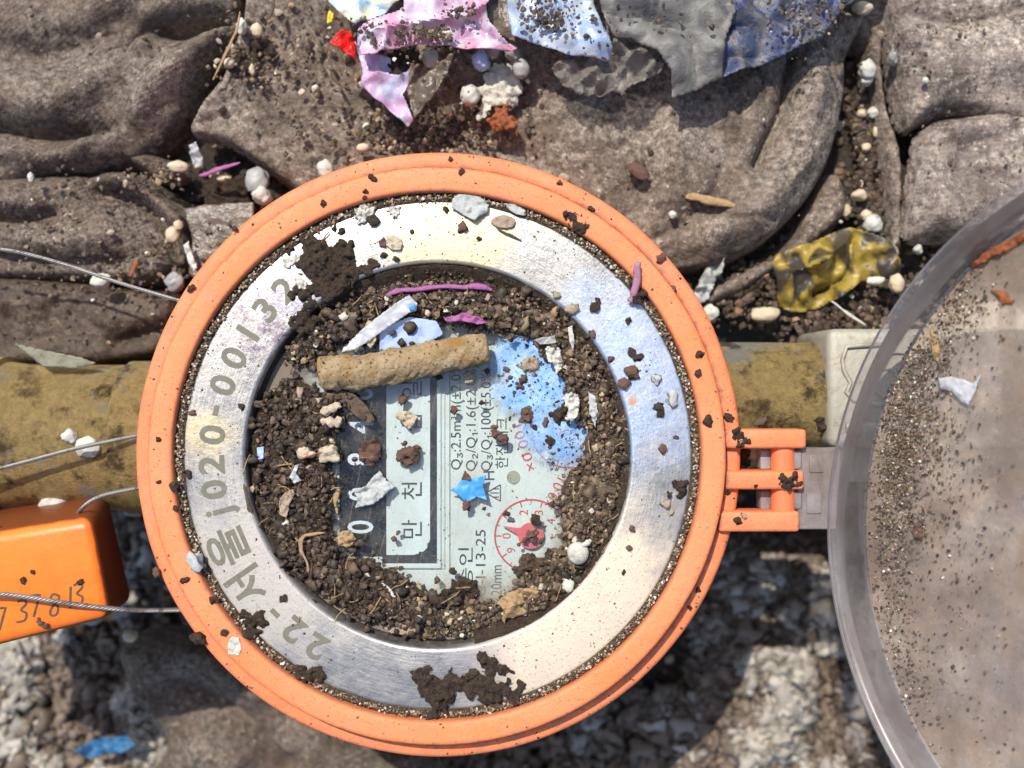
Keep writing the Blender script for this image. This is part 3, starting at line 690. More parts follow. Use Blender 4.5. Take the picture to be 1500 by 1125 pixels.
scrap('plastic_scrap', 'small yellow plastic sliver under the wrapper corner', 'scrap', [(482, 14), (489, 20), (486, 32), (479, 36), (480, 24)], -1.35, 'yellow', .03, 12, 45, 1.5)
scrap('plastic_bag', 'crumpled dirty yellow plastic between the cloth and the clear lid', 'plastic bag', [(1135, 385), (1150, 366), (1195, 352), (1238, 334), (1262, 338), (1290, 350), (1310, 366), (1322, 398), (1318, 424), (1296, 424), (1270, 410), (1240, 430), (1200, 452), (1160, 456), (1140, 440)], -2.35, 'film_yellow', .30, 48, 47, 3, rounded=3,
      ridges=[([(1150, 400), (1200, 385), (1245, 345)], 7, .25, 'v'), ([(1250, 350), (1245, 400), (1200, 430)], 8, -.3, 'v')])
scrap('cloth_scrap', 'pale grey rag scrap standing between rim and yellow plastic', 'scrap', [(1042, 378), (1060, 376), (1056, 400), (1036, 440), (1018, 452), (1016, 430), (1030, 400)], -2.3, 'greyflake', .2, 20, 49)
scrap('plastic_scrap', 'flat brown plastic sheet tucked behind the upper left of the rim', 'scrap', [(268, 306), (300, 300), (372, 296), (372, 340), (330, 400), (300, 425), (276, 400), (282, 350)], -2.05, 'film_brown', .04, 60, 51, 4, facet=False)
scrap('paper_scrap', 'dull greenish scrap lying along the top of the left brass pipe', 'scrap', [(20, 502), (60, 512), (120, 524), (142, 532), (110, 540), (62, 536)], -1.35, 'greenish', .05, 40, 53)
scrap('plastic_scrap', 'blue plastic scrap low in the pit near the bottom left', 'scrap', [(112, 1096), (140, 1082), (186, 1078), (200, 1090), (176, 1104), (150, 1106), (122, 1112)], -5.0, 'starblue_dirty', .15, 20, 55)
scrap('plastic_scrap', 'milky plastic tube end in the hollow above the purple strip', 'scrap', [(276, 212), (288, 208), (296, 232), (298, 244), (284, 246), (280, 232)], -2.2, 'film_strip', .1, 14, 57, 2)
scrap('plastic_scrap', 'thin pale sliver of film by the rim at upper left', 'scrap', [(268, 358), (275, 352), (282, 372), (290, 392), (284, 400), (276, 386)], -1.8, 'peel', .08, 14, 59, 2)

def strip(name, label, pts, w, mat, z=None, cat='plastic strip', taper=True):
    """narrow flat strip along plan points (px, py, z)"""
    p = spline([P(a, b, c) for a, b, c in pts], 8); n_ = len(p)
    p[:, :2] += w * .5 * np.stack([fbm(np.arange(n_) / 5., np.full(n_, w * 900 + len(label)), 2, 3), fbm(np.arange(n_) / 5., np.full(n_, w * 500 + len(label)), 2, 8)], -1)
    ww = w * (1 + .7 * fbm(np.arange(n_) / 3., np.full(n_, len(label) * 1.7), 3, 4)) * (np.sin(np.linspace(.12 if taper else 1.2, math.pi - (.12 if taper else 1.2), n_)) ** .5)
    V, F = tube(p, ww, 6); V = np.array(V).reshape(n_, 6, 3)
    c = p[:, None, :]; V[:, :, 2] = c[:, :, 2] + (V[:, :, 2] - c[:, :, 2]) * .35
    o = mesh_obj(name, V.reshape(-1, 3), F, MT[mat], smooth=True)
    return tag(o, label, cat)
strip('plastic_strip', 'thin purple plastic strip in the hollow above the orange rim', [(292, 259, -2.0), (320, 248, -1.9), (352, 238, -1.85)], .045, 'magenta')
strip('plastic_strip', 'tiny purple plastic sliver below the edge of the large cloth', [(1086, 352, -2.3), (1092, 370, -2.3)], .035, 'magenta')
strip('twig', 'thin dry twig lying over the cloth fold near the upper left', [(352, 18, -1.5), (344, 50, -1.5), (330, 80, -1.55), (312, 118, -1.6)], .03, 'wood', cat='twig')
strip('twig', 'thin curved twig hanging over the dark hollow at top', [(402, -10, -1.6), (398, 15, -1.6), (392, 30, -1.6)], .03, 'bark', cat='twig')
strip('twig', 'flat tan wood splinter on the large cloth right of the rim', [(1005, 287, -1.75), (1035, 293, -1.7), (1080, 301, -1.7)], .07, 'wood', cat='splinter')
strip('twig', 'short dark needle on the cloth left of the lilac flap', [(485, 104, -1.75), (497, 125, -1.75)], .03, 'bark', cat='twig')
strip('twig', 'thin rusty splinter above the steel wire at left', [(202, 380, -1.85), (190, 404, -1.85)], .05, 'rust', cat='splinter')
strip('twig', 'pale straw on the soil above the grey valve body', [(1218, 440, -2.0), (1240, 458, -2.0), (1268, 476, -2.0)], .025, 'peel', cat='straw')

# ------------------------------------------------------------------ beads, pebbles, crumbs
BASE = {}
def lump_obj(name, label, cat, px, py, z, r, mat, sc3=(1, 1, 1), rot=0, rough=.12, seed=0, group=None, sub=3):
    """one stone, bead or crumb of its own; its shape mesh is shared"""
    key = (mat, round(rough, 2), seed % 5, sub)
    if key not in BASE:
        V, F = lump(seed % 5 + 1, rough, sub, 1.3 if rough < .2 else 1.9)
        me = bpy.data.meshes.new(name); me.from_pydata(V.tolist(), [], F.tolist())
        me.polygons.foreach_set('use_smooth', [True] * len(F)); me.materials.append(MT[mat]); BASE[key] = me
    o = bpy.data.objects.new(name, BASE[key]); COL.objects.link(o)
    rr = r / 100
    o.location = (*P(px, py, z)[:2], z + rr * sc3[2] * (.4 if mat.startswith('bead') and z < -.5 else .75)); o.scale = (rr * sc3[0], rr * sc3[1], rr * sc3[2]); o.rotation_euler = (0, 0, rot)
    return tag(o, label, cat, group)
B = [  # px, py, z, radius, material, label, squash
 (477, 248, -1.85, 14, 'bead', 'round white bead touching the top left of the orange rim', (1, 1, .9)),
 (150, 412, -2.0, 14, 'bead', 'white bead beside the steel wire left of the rim', (1.05, .9, .8)),
 (385, 288, -1.9, 15, 'bead', 'cream bead at the foot of the translucent lump by the rim', (1.05, .95, .9)),
 (378, 266, -2.0, 18, 'bead_grey', 'greyish translucent lump behind the cream bead', (1, 1.2, .8)),
 (355, 40, -1.75, 10, 'bead', 'white double bead near the dry twig', (.8, 1.25, .9)),
 (377, 45, -1.75, 10, 'bead_tan', 'tan round nodule right of the double bead', (1, 1.1, .9)),
 (337, 93, -1.75, 8, 'bead_tan', 'small cream bead in the dark hollow by the twig', (1, 1, .9)),
 (370, 103, -1.75, 7, 'bead_tan', 'small upright tan chip in the dark hollow', (.7, 1.3, .8)),
 (254, 345, -2.0, 12, 'bead_tan', 'cream bead on the end of the crumpled left cloth', (.9, 1.1, .9)),
 (258, 414, -2.0, 15, 'bead_grey', 'dull greyish bead where the wire meets the rim', (1, 1, .9)),
 (262, 330, -2.0, 8, 'bead_tan', 'small tan bead above the one on the left cloth', (1, 1, .9)),
 (83, 739, -1.6, 20, 'bead', 'white oval bead resting between brass pipe and orange tag', (1.08, .82, .8)),
 (104, 640, -.95, 13, 'bead', 'small white bead on the left brass pipe under the wire', (1, .9, .7)),
 (131, 655, -1.0, 17, 'bead', 'larger white bead on the left brass pipe under the wire', (1.1, .95, .7)),
 (1040, 459, -2.0, 13, 'bead', 'round white bead touching the right side of the rim', (1, 1, .9)),
 (1268, 103, -2.2, 14, 'bead', 'largest white bead in the gap between the right cloths', (1, 1.1, 1)),
 (1269, 120, -2.25, 9, 'bead', 'white bead just below the largest one in the gap', (1.1, .8, 1)),
 (1307, 86, -2.1, 10, 'bead_grey', 'grey oval bead wedged left of the pale corner cloth', (.8, 1.3, 1)),
 (1261, 167, -2.6, 8, 'bead_tan', 'tan bead left of the pale one halfway down the gap', (1, .9, 1)),
 (1278, 166, -2.6, 9, 'bead', 'pale bead right of the tan one halfway down the gap', (1, 1, 1)),
 (1281, 194, -2.7, 9, 'bead_tan', 'tan bead below the pair halfway down the gap', (.9, 1.1, 1)),
 (1268, 217, -2.6, 8, 'bead_tan', 'small cream bead alone in the middle of the gap', (1, 1, 1)),
 (1258, 287, -2.5, 12, 'bead_tan', 'flattened cream bead low in the gap above the yellow plastic', (1.2, .8, 1)),
 (1277, 329, -2.4, 15, 'bead', 'cream bead at the upper edge of the yellow plastic', (1, 1, 1)),
 (1268, 316, -2.5, 9, 'bead_tan', 'small tan bead above the cream one by the yellow plastic', (1, 1, 1)),
 (1311, 415, -2.1, 14, 'bead_tan', 'tan bead on the lower end of the yellow plastic', (.9, 1.1, .9)),
 (1282, 412, -2.1, 11, 'bead', 'white oval chip on the lower edge of the yellow plastic', (1.3, .7, .6)),
 (1344, 366, -2.4, 8, 'bead', 'small bluish white bead under the edge of the clear lid', (1, 1, 1)),
 (1355, 118, -1.8, 5, 'bead', 'tiny white bead on the pale cloth in the right corner', (1, 1, .9)),
 (985, 315, -1.75, 6, 'bead', 'tiny white bead on the large cloth below the splinter', (1, 1, .9)),
 (46, 260, -1.9, 6, 'bead', 'tiny white oval bead on the left cloth', (.9, 1.3, .9)),
 (1120, 462, -2.4, 20, 'bead_tan', 'orange tan stone on the soil above the right brass pipe', (1.2, .7, .7)),
 (705, 90, -1.4, 14, 'bead_blue', 'bluish bead in the shade under the pink wrapper', (1, 1.15, 1)),
 (689, 141, -1.6, 15, 'bead', 'white bead left of the crumbly foam lump', (1, 1.05, .95)),
 (631, 86, -1.5, 12, 'bead', 'whitish bead behind the twisted grey brown film', (1, 1.2, .9)),
 (762, 102, -1.5, 15, 'bead_grey', 'translucent grey bead right of the crumbly foam lump', (1, .95, .9)),
 (722, 74, -1.5, 13, 'bead_grey', 'brownish bead in the shade above the bluish one', (1, 1, .9)),
 (752, 80, -1.6, 13, 'bead_grey', 'dim grey bead in the shade below the wrapper edge', (1, 1, .9)),
 (1235, -5, -1.9, 16, 'bead', 'white bead cut by the top edge of the picture near the right', (1, 1, 1)),
 (1262, 14, -1.95, 13, 'bead_tan', 'cream bead below the one at the top edge', (1.2, .8, 1)),
 (262, 245, -2.1, 14, 'bead_tan', 'tan woody nodule at the left end of the hollow', (1.3, .7, .8)),
 (330, 262, -2.1, 9, 'bead_tan', 'small pale nodule below the purple strip', (1.3, .7, .8)),
 (130, 900, -3.8, 22, 'bead_grey', 'grey stone in the pit under the orange tag', (1.2, .9, .8)),
 (192, 930, -3.6, 12, 'bead_tan', 'tan bead low in the pit right of the orange tag', (1, 1, 1)),
 (735, 153, -1.7, 5, 'wood', 'tiny wood chip at the side of the foam lump', (1.6, .5, .6)),
 (535, 124, -1.75, 8, 'bead_tan', 'ochre chip under the left edge of the lilac flap', (1.4, .8, .7)),
 (532, 217, -1.75, 8, 'bead_tan', 'ochre chip on the cloth just above the rim', (1.2, .9, .7)),
 (657, 162, -1.75, 7, 'bead_tan', 'ochre pebble on the soil below the white bead', (.8, 1.1, .8)),
 (935, 252, -1.7, 16, 'redbrown', 'rust brown woody chip on the large cloth', (1.2, .7, .4)),
 (826, 262, -1.7, 9, 'tanflake', 'tan chip on the cloth touching the rim top right', (1, .9, .6)),
]
for k, (a, b, z, r, mt, lb, s3) in enumerate(B):
    lump_obj('bead' if mt.startswith('bead') and 'nodule' not in lb and 'stone' not in lb and 'chip' not in lb and 'pebble' not in lb else ('pebble' if mt.startswith('bead') else 'wood_chip'), lb,
             'bead' if ' bead' in lb else ('stone' if 'stone' in lb or 'pebble' in lb or 'nodule' in lb or 'lump' in lb else 'chip'), a, b, z, r, mt, s3, rot=(k * 1.3) % 1.2 - .6 if mt in ('redbrown', 'wood') else 0, rough=.3 if mt in ('bead', 'bead_blue', 'bead_grey') else .22, seed=k)

def cluster(name, label, cat, blobs, z, mat, voxel=.022, rough=.45, seed=0, flat=.7, disp=.08, kids=3):
    """lumpy mass grown together out of blobs (px, py, r) into ONE skin"""
    rr = np.random.default_rng(seed + 100); Vs, Fs, n0 = [], [], 0
    for (a, b, r) in blobs:
        subs = [(a, b, r, 0)] + [(a + rr.normal() * r * .75, b + rr.normal() * r * .75, r * rr.uniform(.3, .6), rr.uniform(0, .5) * r / 100) for _ in range(kids)]
        for (x_, y_, r_, dz) in subs:
            V, F = lump(int(rr.integers(1, 30)), rough, 2, 2.0)
            q_ = np.array(P(x_, y_, z)); V = V * np.array([1, 1, flat]) * r_ / 100 * rr.uniform(.8, 1.15, 3) + q_ + [0, 0, dz + r_ / 100 * flat * .45]
            Vs.append(V); Fs.append(F + n0); n0 += len(V)
    o = mesh_obj(name, np.concatenate(Vs), np.concatenate(Fs), MT[mat])
    m_ = o.modifiers.new('grown_together', 'REMESH'); m_.mode = 'VOXEL'; m_.voxel_size = voxel * .85; m_.use_smooth_shade = True
    dg = bpy.context.evaluated_depsgraph_get(); me = bpy.data.meshes.new_from_object(o.evaluated_get(dg))
    o.modifiers.clear(); o.data = me
    if disp:
        co = np.zeros(len(me.vertices) * 3); me.vertices.foreach_get('co', co); co = co.reshape(-1, 3)
        nn = np.zeros(len(me.vertices) * 3); me.vertices.foreach_get('normal', nn); nn = nn.reshape(-1, 3)
        f_ = fbm(co[:, 0] * 15 + co[:, 2] * 9 + 30, co[:, 1] * 15 - co[:, 2] * 7 + 30, 3, seed)
        co = co + nn * (disp * f_)[:, None]; me.vertices.foreach_set('co', co.ravel()); me.update()
    me.polygons.foreach_set('use_smooth', [True] * len(me.polygons))
    return tag(o, label, cat)
cluster('foam_lump', 'crumbly cream white foam lump on the cloth under the white wrapper', 'foam', [(735, 122, 17), (718, 118, 11), (752, 120, 12), (712, 132, 11), (745, 140, 15), (722, 150, 12), (752, 150, 9), (710, 160, 9), (706, 170, 6), (755, 100, 9), (730, 102, 10), (760, 132, 8)], -1.75, 'foam', .03, seed=2, disp=.07)
cluster('rust_lump', 'rust brown crumpled lump below the cream foam', 'lump', [(733, 168, 11), (742, 182, 12), (728, 185, 10), (752, 178, 7), (722, 178, 6)], -1.7, 'rust', .025, seed=3)
cluster('soil_lump', 'dark soil filling the hollow below the upper left twig', 'soil', [(350, 90, 18), (362, 100, 14), (345, 108, 13), (372, 70, 12), (395, 75, 10), (335, 120, 8)], -2.0, 'soil', .035, seed=4)
cluster('soil_lump', 'dark soil filling the hollow below the purple strip', 'soil', [(320, 280, 24), (345, 295, 20), (300, 270, 18), (360, 270, 14), (330, 300, 14)], -2.6, 'soil', .04, seed=5)
cluster('soil_lump', 'dark soil between the pink wrapper and its lilac flap', 'soil', [(580, 85, 12), (592, 94, 10), (605, 80, 10), (575, 98, 8)], -1.35, 'soil', .03, seed=6)

# soil crumbs strewn on cloth and wrappers
def strew(name, label, cat, regions, zf, size, w, lift=0.0):
    pp = clus(regions); m = len(pp); zz = np.array([zf(a, b) for a, b in pp]); s = rng.uniform(*size, m) * rng.uniform(.5, 1, m)
    f_ = (H - zz) / H
    pts = np.c_[(pp[:, 0] - 750) / 100 * f_, (562.5 - pp[:, 1]) / 100 * f_, zz + lift + s * .2]
    return grains(name, pts, s, pal(m, w), MT['grain'], label=label, cat=cat)
def zcloth(a, b):
    return -1.82 + .16 * float(fbm(np.array(a / 110.), np.array(b / 110.), 3, 3)) + float(folds(np.array([a * 1.]), np.array([b * 1.]), [([(560, 90), (640, 170), (790, 130), (930, 150)], 45, -.22, 'r'), ([(420, 60), (500, 120), (620, 200), (760, 235)], 60, -.2, 'r')])[0])
strew('soil_crumbs', 'soil crumbs strewn over the large grey cloth above the rim', 'soil', [(640, 185, 55, 20, 420), (590, 200, 50, 22, 220), (420, 60, 40, 40, 130), (480, 120, 50, 50, 90), (700, 200, 60, 14, 90), (960, 240, 160, 70, 80), (360, 90, 24, 30, 200), (470, 200, 50, 30, 50), (780, 140, 20, 14, 60), (640, 75, 60, 14, 90)], zcloth, (.012, .075), MIXED, .01)
strew('soil_crumbs', 'soil crumbs lying on the pink and white wrappers', 'soil', [(800, 20, 26, 18, 130), (620, 48, 14, 5, 70), (640, 52, 12, 5, 50), (800, 30, 6, 5, 30), (675, 18, 18, 7, 50), (550, 45, 16, 7, 50), (595, 60, 60, 20, 90), (870, 50, 20, 20, 14), (1200, 10, 30, 18, 90), (1150, 20, 40, 30, 60), (940, 20, 50, 30, 30)], lambda a, b: -.82, (.015, .06), DARK)
strew('soil_crumbs', 'soil crumbs strewn over the crumpled cloths at left', 'soil', [(120, 300, 90, 50, 110), (100, 380, 80, 25, 110), (230, 380, 30, 30, 110), (230, 260, 25, 12, 90), (130, 60, 90, 60, 60), (80, 470, 80, 30, 40), (330, 360, 26, 20, 40)], lambda a, b: -2.02, (.02, .07), MIXED)
strew('soil_crumbs', 'soil crumbs and grit filling the dark gap between the right cloths', 'soil', [(1268, 220, 9, 60, 300), (1270, 300, 18, 25, 160), (1320, 420, 40, 20, 120), (1100, 430, 60, 25, 340), (1200, 470, 50, 14, 200), (1290, 450, 30, 20, 120)], lambda a, b: -2.65, (.03, .11), DARK)
strew('soil_crumbs', 'fine grit on the pale cloths at right', 'soil', [(1400, 60, 70, 50, 140), (1440, 260, 60, 50, 90)], lambda a, b: -1.85, (.015, .05), MIXED)

# ------------------------------------------------------------------ the water meter
meter = empty('water_meter', (CM[0], CM[1], -3.2))
tag(meter, 'round water meter with orange plastic rim and engraved steel plate, half buried in soil', 'water meter')
V, F = lathe([(4.10, -1.9), (4.46, -1.8), (4.51, -1.0), (4.525, -.40), (4.515, -.33), (4.49, -.285), (4.46, -.265), (4.44, -.26), (4.285, -.245), (4.27, -.25), (4.25, -.275), (4.24, -.24), (4.225, 0.02), (4.21, .05), (4.175, .065), (4.155, .068), (3.93, .062), (3.91, .058), (3.885, .045), (3.87, .01), (3.86, -.28), (3.68, -.28)], CM, 220, .012)
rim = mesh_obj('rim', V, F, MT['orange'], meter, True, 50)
V, F = lathe([(3.3, -3.2), (3.9, -3.1), (4.0, -1.85), (3.5, -1.7)], CM, 96)
mesh_obj('body', V, F, MT['brass'], meter, True, 40)
V, F = lathe([(3.745, -.28), (3.745, -.10), (3.735, -.088), (3.72, -.082), (3.70, -.08), (2.90, -.08), (2.88, -.082), (2.86, -.09), (2.835, -.12), (2.835, -.34)], CM, 220)
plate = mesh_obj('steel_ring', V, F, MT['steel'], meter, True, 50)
V, F = lathe([(2.835, -.30), (2.80, -.31), (2.78, -.34), (2.775, -.40)], CM, 160)
mesh_obj('gasket', V, F, MT['gasket'], meter, True, 50)
V, F = lathe([(2.80, -.37), (2.74, -.40), (2.62, -.50), (2.60, -.60)], CM, 160)
mesh_obj('dial_housing', V, F, MT['white'], meter, True, 40)
ZG = -.36
V, F = disc(CM, 2.775, ZG, 128); V2, F2 = disc(CM, 2.775, ZG - .05, 128)
V = np.concatenate([V, V2]); nn = 128
F = [tuple(range(nn)), tuple(range(2 * nn - 1, nn - 1, -1))] + [(i, nn + i, nn + (i + 1) % nn, (i + 1) % nn) for i in range(nn)]
mesh_obj('glass', V, F, MT['glass'], meter)
ZD = -0.56
V, F = disc(CM, 2.62, ZD, 128)
dial = mesh_obj('dial', V, F, MT['dial'], meter)

FONT_CACHE = {}
def text(body, px, py, size, rot, z, mat, parent, name='lettering', ext=.004, cap='CENTER', sx=1.0, bold=0.0, width=None):
    """flat lettering; size is the cap height in plan units, rot the reading direction in degrees"""
    cu = bpy.data.curves.new(name, 'FONT'); cu.body = body; cu.align_x = cap; cu.align_y = 'CENTER'; cu.size = size / 100 / .72
    cu.extrude = ext; cu.offset = bold; cu.resolution_u = 3
    tmp = bpy.data.objects.new(name, cu); COL.objects.link(tmp)
    dg = bpy.context.evaluated_depsgraph_get(); me = bpy.data.meshes.new_from_object(tmp.evaluated_get(dg))
    bpy.data.objects.remove(tmp); bpy.data.curves.remove(cu)
    co = np.zeros(len(me.vertices) * 3); me.vertices.foreach_get('co', co); co = co.reshape(-1, 3)
    if cap == 'CENTER':
        co[:, :2] -= (co[:, :2].max(0) + co[:, :2].min(0)) / 2
    if width: co[:, 0] *= width / 100 / max(1e-6, co[:, 0].max() - co[:, 0].min())
    co[:, 0] *= sx
    f_ = (H - z) / H; co[:, :2] *= f_
    a = R(rot); ca_, sa_ = math.cos(a), math.sin(a)
    x_ = co[:, 0] * ca_ - co[:, 1] * sa_; y_ = co[:, 0] * sa_ + co[:, 1] * ca_
    q_ = P(px, py, z); w = world_loc(parent)
    co = np.c_[x_ + q_[0] - w.x, y_ + q_[1] - w.y, co[:, 2] + z - w.z]
    me.vertices.foreach_set('co', co.ravel()); me.update(); me.materials.clear(); me.materials.append(MT[mat])
    o = bpy.data.objects.new(name, me); COL.objects.link(o); o.parent = parent
    return o

# engraved serial number round the steel ring, tops outward
for ch, a, b, s in [('2', 462, 949, 37), ('2', 429, 924, 37), ('-', 404, 897, 37), ('서', 364, 859, 44), ('울', 333, 801, 46), ('j', 327, 750, 40), ('0', 314, 717, 37), ('2', 310, 681, 37), ('0', 312, 637, 37), ('-', 319, 602, 37), ('0', 326, 564, 37), ('0', 342, 524, 37), ('1', 363, 488, 37), ('3', 390, 455, 37), ('2', 416, 424, 37)]:
    vx, vy = a - 640.5, 668 - b
    rr_ = math.hypot(vx, vy); ang = math.degrees(math.atan2(vy, vx)) - 90
    k = 331 / rr_ if ch not in '서울j' else 1
    sz = s if ch != '-' else 37
    o = text(ch, 640.5 + vx * k, 668 - vy * k, sz, ang, -.077, 'engrave', plate, 'engraved_character', .003, bold=.013, sx=1.12 if ch.isdigit() else 1)
    if ch == '-':
        pass

# dial face: counter window
def part_box(name, x0, x1, y0, y1, z0, z1, mat, parent, bev=0.0, label=None):
    a = P(x0, y1, z1); b = P(x1, y0, z1)
    V, F = box(a[0], b[0], a[1], b[1], z0, z1, bev)
    o = mesh_obj(name, V, F, MT[mat], parent, bev > 0, 40)
    if label: o['label'] = label
    return o
part_box('counter_window', 425, 652, 430, 834, ZD - .02, ZD + .022, 'white', meter, .015)
win = part_box('window_gap', 560, 641, 438, 825, ZD + .0, ZD + .028, 'darkgrey', meter)
part_box('window_edge', 640, 646, 432, 832, ZD + .02, ZD + .05, 'panel', meter, .01)
part_box('window_edge', 480, 646, 826, 833, ZD + .02, ZD + .052, 'panel', meter, .01)
V, F = sheet([(566, 436), (630, 436), (630, 790), (626, 802), (618, 810), (606, 813), (566, 813)], 6, ZD + .045, lambda X, Y, d_: 0 * X)
pan = mesh_obj('unit_panel', V, F, MT['panel'], meter)
part_box('drum_bed', 497, 565, 438, 815, ZD + .02, ZD + .034, 'black', meter)
part_box('left_panel', 432, 497, 438, 815, ZD + .02, ZD + .046, 'panel', meter)
for k, (cy_, dg_) in enumerate([(772, '0'), (724, '0'), (673, '8'), (625, '4'), (577, '0'), (529, '0')]):
    aa = np.linspace(R(35), R(145), 15); c_ = P(531, cy_, ZD + .05)
    V = []; hw = .225
    for yy in (-hw, hw):
        for t_ in aa: V.append((c_[0] + .45 * math.cos(t_), c_[1] + yy, ZD - .33 + .42 * math.sin(t_)))
    m_ = len(aa); F = [(i, m_ + i, m_ + i + 1, i + 1) for i in range(m_ - 1)]
    dr = mesh_obj('number_drum', V, F, MT['black'], meter, True)
    text(dg_, 528, cy_, 38, 90, ZD + .094, 'digit', dr, 'digit', .003, bold=.006, sx=.78)
for ch, b in (('만', 775), ('천', 719), ('백', 668), ('십', 620), ('일', 571)):
    text(ch, 603, b, 24, 90, ZD + .05, 'ink', pan, 'lettering', .002)
# dial lettering, reading upward
for s_, a, y0, y1, h_ in [('Q₃:2.5m³/h(±2.0%)', 670, 688, 528, 15), ('Q₂/Q₁:1.6(±2.0%)', 692, 690, 534, 15), ('Q₃/Q₁:100(±5.0%)', 714, 690, 540, 15), ('한진테크', 735, 686, 612, 15), ('승인', 682, 860, 802, 17), ('C-I-13-25', 704, 874, 776, 15), ('20mm', 727, 872, 828, 16), ('H', 716, 703, 690, 17)]:
    text(s_, a, (y0 + y1) / 2, h_, 90, ZD + .006, 'ink', dial, 'lettering', .002, width=y0 - y1)
# conformity triangle
def polyline_part(name, pts, w, z, mat, parent, h_=.004):
    """a flat printed or raised line along plan points"""
    p = np.array([P(a, b, z) for a, b in pts]); V, F = [], []
    T = np.gradient(p[:, :2], axis=0); T /= np.linalg.norm(T, axis=1)[:, None] + 1e-9
    N = np.c_[-T[:, 1], T[:, 0]] * w / 200
    for s_ in (1, -1):
        for zz in (z, z + h_):
            V.append(np.c_[p[:, :2] + s_ * N, np.full(len(p), zz)])
    n_ = len(p); V = np.concatenate(V)      # rows: left low, left high, right low, right high
    for i in range(n_ - 1):
        F.append((n_ + i, 3 * n_ + i, 3 * n_ + i + 1, n_ + i + 1)); F.append((i, n_ + i, n_ + i + 1, i + 1)); F.append((3 * n_ + i, 2 * n_ + i, 2 * n_ + i + 1, 3 * n_ + i + 1))
    return mesh_obj(name, V, F, MT[mat], parent)
tri = [(712, 722), (733, 710), (733, 734)]
for i in range(3):
    polyline_part('triangle_side', [tri[i], tri[(i + 1) % 3]], 1.6, ZD + .004, 'ink', dial)
for yy in (716, 722, 728): polyline_part('triangle_bar', [(722 if yy != 722 else 718, yy), (731, yy)], 1.4, ZD + .004, 'ink', dial)
polyline_part('printed_line', [(659, 430), (659, 560), (659, 700), (659, 836)], 1.0, ZD + .004, 'ink', dial)
V, F = disc(P(752, 699, ZD)[:2], .10, ZD + .02, 24); V2, F2 = disc(P(752, 699, ZD)[:2], .10, ZD - .01, 24)
mesh_obj('screw', np.concatenate([V, V2]), [tuple(range(24))] + [(i, 24 + i, 24 + (i + 1) % 24, (i + 1) % 24) for i in range(24)], MT['castmetal'], meter, True, 30)

def gauge(cx, cy, r, a0, a1, nums, parent, label_s, lx, ly, lrot, lw):
    ang = np.linspace(R(a0), R(a1), 60)
    polyline_part('scale_ring', [(cx + r * math.cos(t_), cy - r * math.sin(t_)) for t_ in ang], 2.6, ZD + .004, 'red', parent)
    for k in range(20):
        t_ = math.radians(180 - 18 * k); L_ = 9 if k % 2 == 0 else 5
        polyline_part('tick', [(cx + r * math.cos(t_), cy - r * math.sin(t_)), (cx + (r - L_) * math.cos(t_), cy - (r - L_) * math.sin(t_))], 1.8 if k % 2 == 0 else 1.3, ZD + .005, 'red', parent)
    for k in range(10):
        t_ = math.radians(180 - 36 * k); text(str(k), cx + (r - 17) * math.cos(t_), cy - (r - 17) * math.sin(t_), 13, 90, ZD + .006, 'red', parent, 'numeral', .002)
    text(label_s, lx, ly, 15, lrot, ZD + .006, 'red', parent, 'lettering', .002, width=lw)
gauge(778, 785, 53, -180, 180, None, dial, '×0.01', 812, 722, 62, 46)
gauge(832, 632, 53, -180, 180, None, dial, '×0.001', 768, 656, 108, 70)
def pointer(cx, cy, tx, ty):
    n_ = 36; a0 = math.atan2(-(ty - cy), tx - cx); V = []
    for i in range(n_):
        t_ = a0 + 2 * math.pi * i / n_
        V.append(P(cx + 19 * math.cos(t_), cy - 19 * math.sin(t_), ZD + .10))
    V[0] = P(tx, ty, ZD + .10)
    for i in (1, n_ - 1): V[i] = P(cx + 23 * math.cos(a0 + 2 * math.pi * i / n_), cy - 23 * math.sin(a0 + 2 * math.pi * i / n_), ZD + .1)
    V = np.array(V); W_ = V.copy(); W_[:, 2] = ZD + .05
    return mesh_obj('pointer', np.concatenate([V, W_]), [tuple(range(n_))] + [(i, n_ + i, n_ + (i + 1) % n_, (i + 1) % n_) for i in range(n_)], MT['pointer'], meter)
pointer(778, 785, 737, 771); pointer(832, 632, 812, 592)

# hinge: three orange arms, pin, clear tab and the open clear lid
def arm(x0, x1, y0, y1, label=None):
    a = P(x0, y1, -.15); b = P(x1, y0, -.15)
    V, F = box(a[0], b[0], a[1], b[1], -.62, -.12, .05)
    return mesh_obj('hinge_arm', V, F, MT['orange'], meter, True, 50)
arm(1058, 1181, 629, 657); arm(1060, 1178, 690, 717); arm(1052, 1171, 749, 779)
for y0, y1 in ((657, 690), (717, 749)):
    a = P(1148, y0, -.3); b = P(1148, y1, -.3)
    V, F = tube([(a[0], a[1] + .03, -.36), (b[0], b[1] - .03, -.36)], .175, 28)
    mesh_obj('hinge_pin', V, F, MT['orange_pin'], meter, True, 50)
t_, Rl = .95, 5.05
n_ax = np.array([-math.sin(t_), 0, math.cos(t_)]); u_ax = np.array([math.cos(t_), 0, math.sin(t_)]); v_ax = np.array([0, 1.0, 0])
edge_c = np.array([4.70 + Rl * math.cos(t_), -2.12, Rl * math.sin(t_) - .12])
lid = empty('lid', tuple(np.array([edge_c[0], edge_c[1], edge_c[2]]) - np.array(meter.location))); lid.parent = meter
lid['label'] = 'round clear plastic lid standing open, dusty inside'
def lid_lathe(prof, seg=200):
    V, F = lathe(prof, (0, 0), seg)
    return edge_c + V[:, :1] * u_ax + V[:, 1:2] * v_ax + V[:, 2:] * n_ax, F
hd = .60
